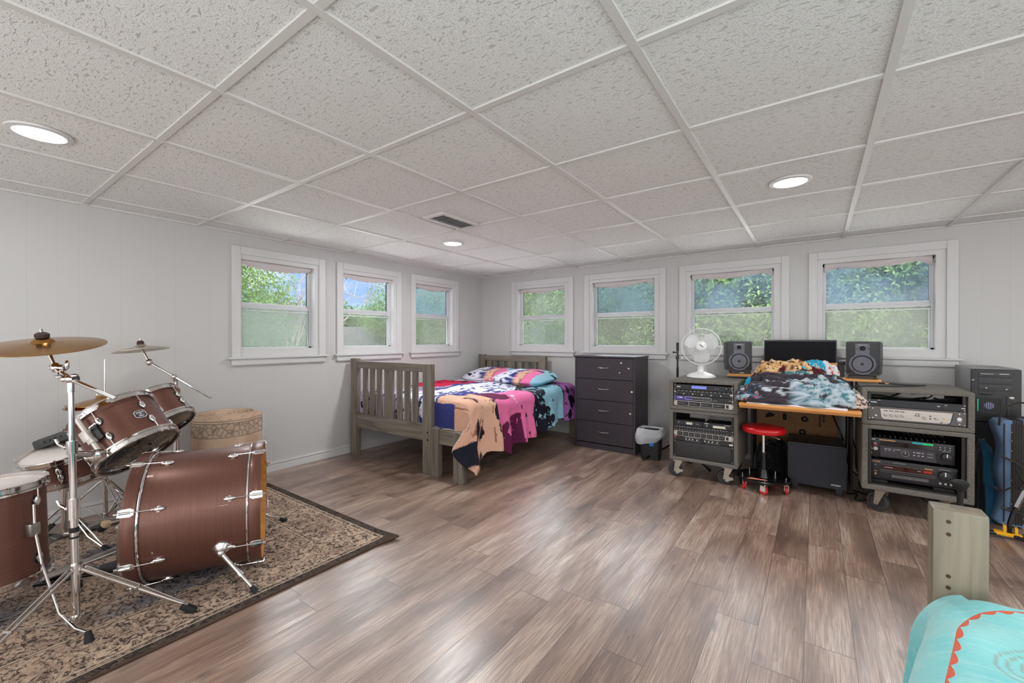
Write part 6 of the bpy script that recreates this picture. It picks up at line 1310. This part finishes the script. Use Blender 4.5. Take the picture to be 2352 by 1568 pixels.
# left side
tree('big leafy tree filling the left part of the first window', -9.6, -.6, 1.6, .8, 0, 0, rz=.3)
tree('leafy tree close behind the big leafy tree in the first window', -12.5, -.9, 1.0, 1.0, 2, 1, FM[0], rz=2)
tree('low leafy tree behind the dead branches in the first window', -10.5, 3.4, -1.7, .9, 1, 0)
lt = 'leafy tree in the far row seen through the left wall windows'
for k, (x, y, z, s_) in enumerate(((-24, 6.5, .4, 1.1), (-25, 11.0, .7, 1.1), (-24, 15.5, .4, 1.15), (-26, 19, .7, 1.1), (-22, 3.0, -.2, 1.0), (-15.5, 3.2, -2.2, 1.0))): tree(lt, x, y, z, s_, k, 1+(k % 2), FM[k % 2], rz=k)
for k, (x, y, z, s_) in enumerate(((-8.2, 8.0, .9, .85), (-9.5, 11.0, 1.2, .95), (-12, 9.6, 1.0, 1.0))): tree('leafy tree outside the third window from the left', x, y, z, s_, k, 1, rz=k+2)
# back side
lt = 'leafy tree in the dense row outside the right wall windows'
for k, (x, y, z, s_) in enumerate(((-6.6, 9.2, .4, 1.0), (-4.6, 11.5, 1.9, 1.1), (-3.4, 8.9, .4, .95), (-1.2, 9.8, 1.5, 1.05), (.8, 9.0, .8, 1.0), (3.0, 9.4, 1.4, 1.0), (4.6, 7.6, 1.1, .8), (6.3, 8.6, 1.6, 1.0), (8.6, 9.5, 1.2, 1.1), (2.2, 12.5, .0, 1.1), (-2.4, 13, .3, 1.1), (5.2, 12.6, .8, 1.15), (-8.4, 13, 1.2, 1.2))):
    tree(lt, x, y, z, s_, k, (0, 2, 1, 2, 1, 0, 1, 0, 1, 2, 2, 2, 1)[k], CM[k % 3] if k < 9 else FM[k % 2], rz=k*.9)
# dead tree with bare branches
dt = thing('bare_tree', 'dead tree with bare branches against the sky in the first window', 'tree', (-9.2, 2.2, -2.8)); r_ = random.Random(12); b = MB()
def branch(p, d, L, r0, lv):
    pts = [p]; q = p
    for k in range(5): d = (d+Vector((r_.uniform(-.16, .16), r_.uniform(-.16, .16), r_.uniform(-.06, .14)))).normalized(); q = q+d*L/5; pts.append(q)
    b.tube(pts, [r0*(1-.14*k) for k in range(6)], 6)
    if lv:
        for k in range(4 if lv > 1 else 5):
            i_ = 1+r_.randrange(5); a = Vector((r_.uniform(-.5, .5), r_.uniform(-1, 1), r_.uniform(-.1, .8))).normalized(); branch(pts[i_], (d*.6+a*.8).normalized(), L*r_.uniform(.5, .75), r0*.5, lv-1)
branch(Vector((-9.2, 2.2, -2.8)), Vector((0, 0, 1)), 4.2, .10, 0)
for d0, z0 in (((-.1, .5, 1), 1.2), ((0, -.35, 1), 1.0), ((.1, .9, .7), .8), ((0, .15, 1), 1.3)): branch(Vector((-9.2, 2.2, z0-.4)), Vector(d0).normalized(), 2.1, .030, 2)
branch(Vector((-8.0, 3.0, 2.55)), Vector((.1, .8, -.35)).normalized(), 1.0, .014, 1)
b.cyl((-9.2, 2.2, .8), (-8.0, 3.0, 2.57), .014)
b.build('branches', mat('dead_wood', (116, 100, 96), .9), dt, world=True)
# neighbouring house with grey hipped roof
hs_ = thing('house', 'neighbouring house with a grey shingle roof seen through the second window', 'house', (-13.7, 7.6, -2.8), .75)
m_sh = mat('grey_shingles', (34, 34, 37), .9); N = NT(m_sh); N.color(N.mix(N.noise(N.co((1, 1, 6)), 5, 4), (28, 28, 31), (40, 40, 43))); m_sid = mat('white_siding', (110, 110, 106), .7)
MB().b2(-1.3, 1.35, -1.0, 1.0, 0, 3.45).build('walls', m_sid, hs_, smooth=False)
b = MB(); V_ = [b.bm.verts.new(p) for p in ((-1.6, -1.25, 3.4), (1.5, -1.25, 3.4), (1.5, 1.25, 3.4), (-1.6, 1.25, 3.4), (-.75, 0, 4.5), (1.5, 0, 4.5), (1.5, 0, 4.48))]
for f in ((0, 1, 5, 4), (2, 3, 4, 5), (3, 0, 4), (1, 2, 5), (0, 3, 2, 1)): b.bm.faces.new([V_[k] for k in f])
b.build('roof', m_sh, hs_, smooth=False); b = MB(); b.b2(1.352, 1.37, -.25, .25, 2.7, 3.2); b.build('gable_window', mat('dark_window', (90, 96, 104), .2), hs_, smooth=False)
sd = thing('shed', 'small pale shed roof far outside, low in the third window of the right wall', 'shed', (1.35, 7.2, -2.8)); MB().b2(-.8, .8, -.6, .6, 0, 2.9).build('walls', m_sid, sd, smooth=False); b = MB(); b.prism([(-.95, 2.85), (.95, 2.85), (0, 3.62)], FR(0, .75, 0), 1.5); b.build('roof', mat('pale_roof', (140, 142, 148), .6), sd, smooth=False)
m_pr = mat('pale_porch_roofing', (226, 224, 218), .9)
struct(MB().b2(-.4, 8.0, TH+.02, 3.2, .55, .62).build('porch_roof_back', m_pr, None, smooth=False)); struct(MB().b2(-3.2, -TH-.02, -7.5, .6, .55, .62).build('porch_roof_left', m_pr, None, smooth=False))  # unseen pale boards added below the windows to bounce daylight onto the ceiling
lw = MB().b2(-60, 60, -40, 60, -2.95, -2.8).build('lawn', mat('lawn_green', (42, 54, 32), .95), None, smooth=False); struct(lw)
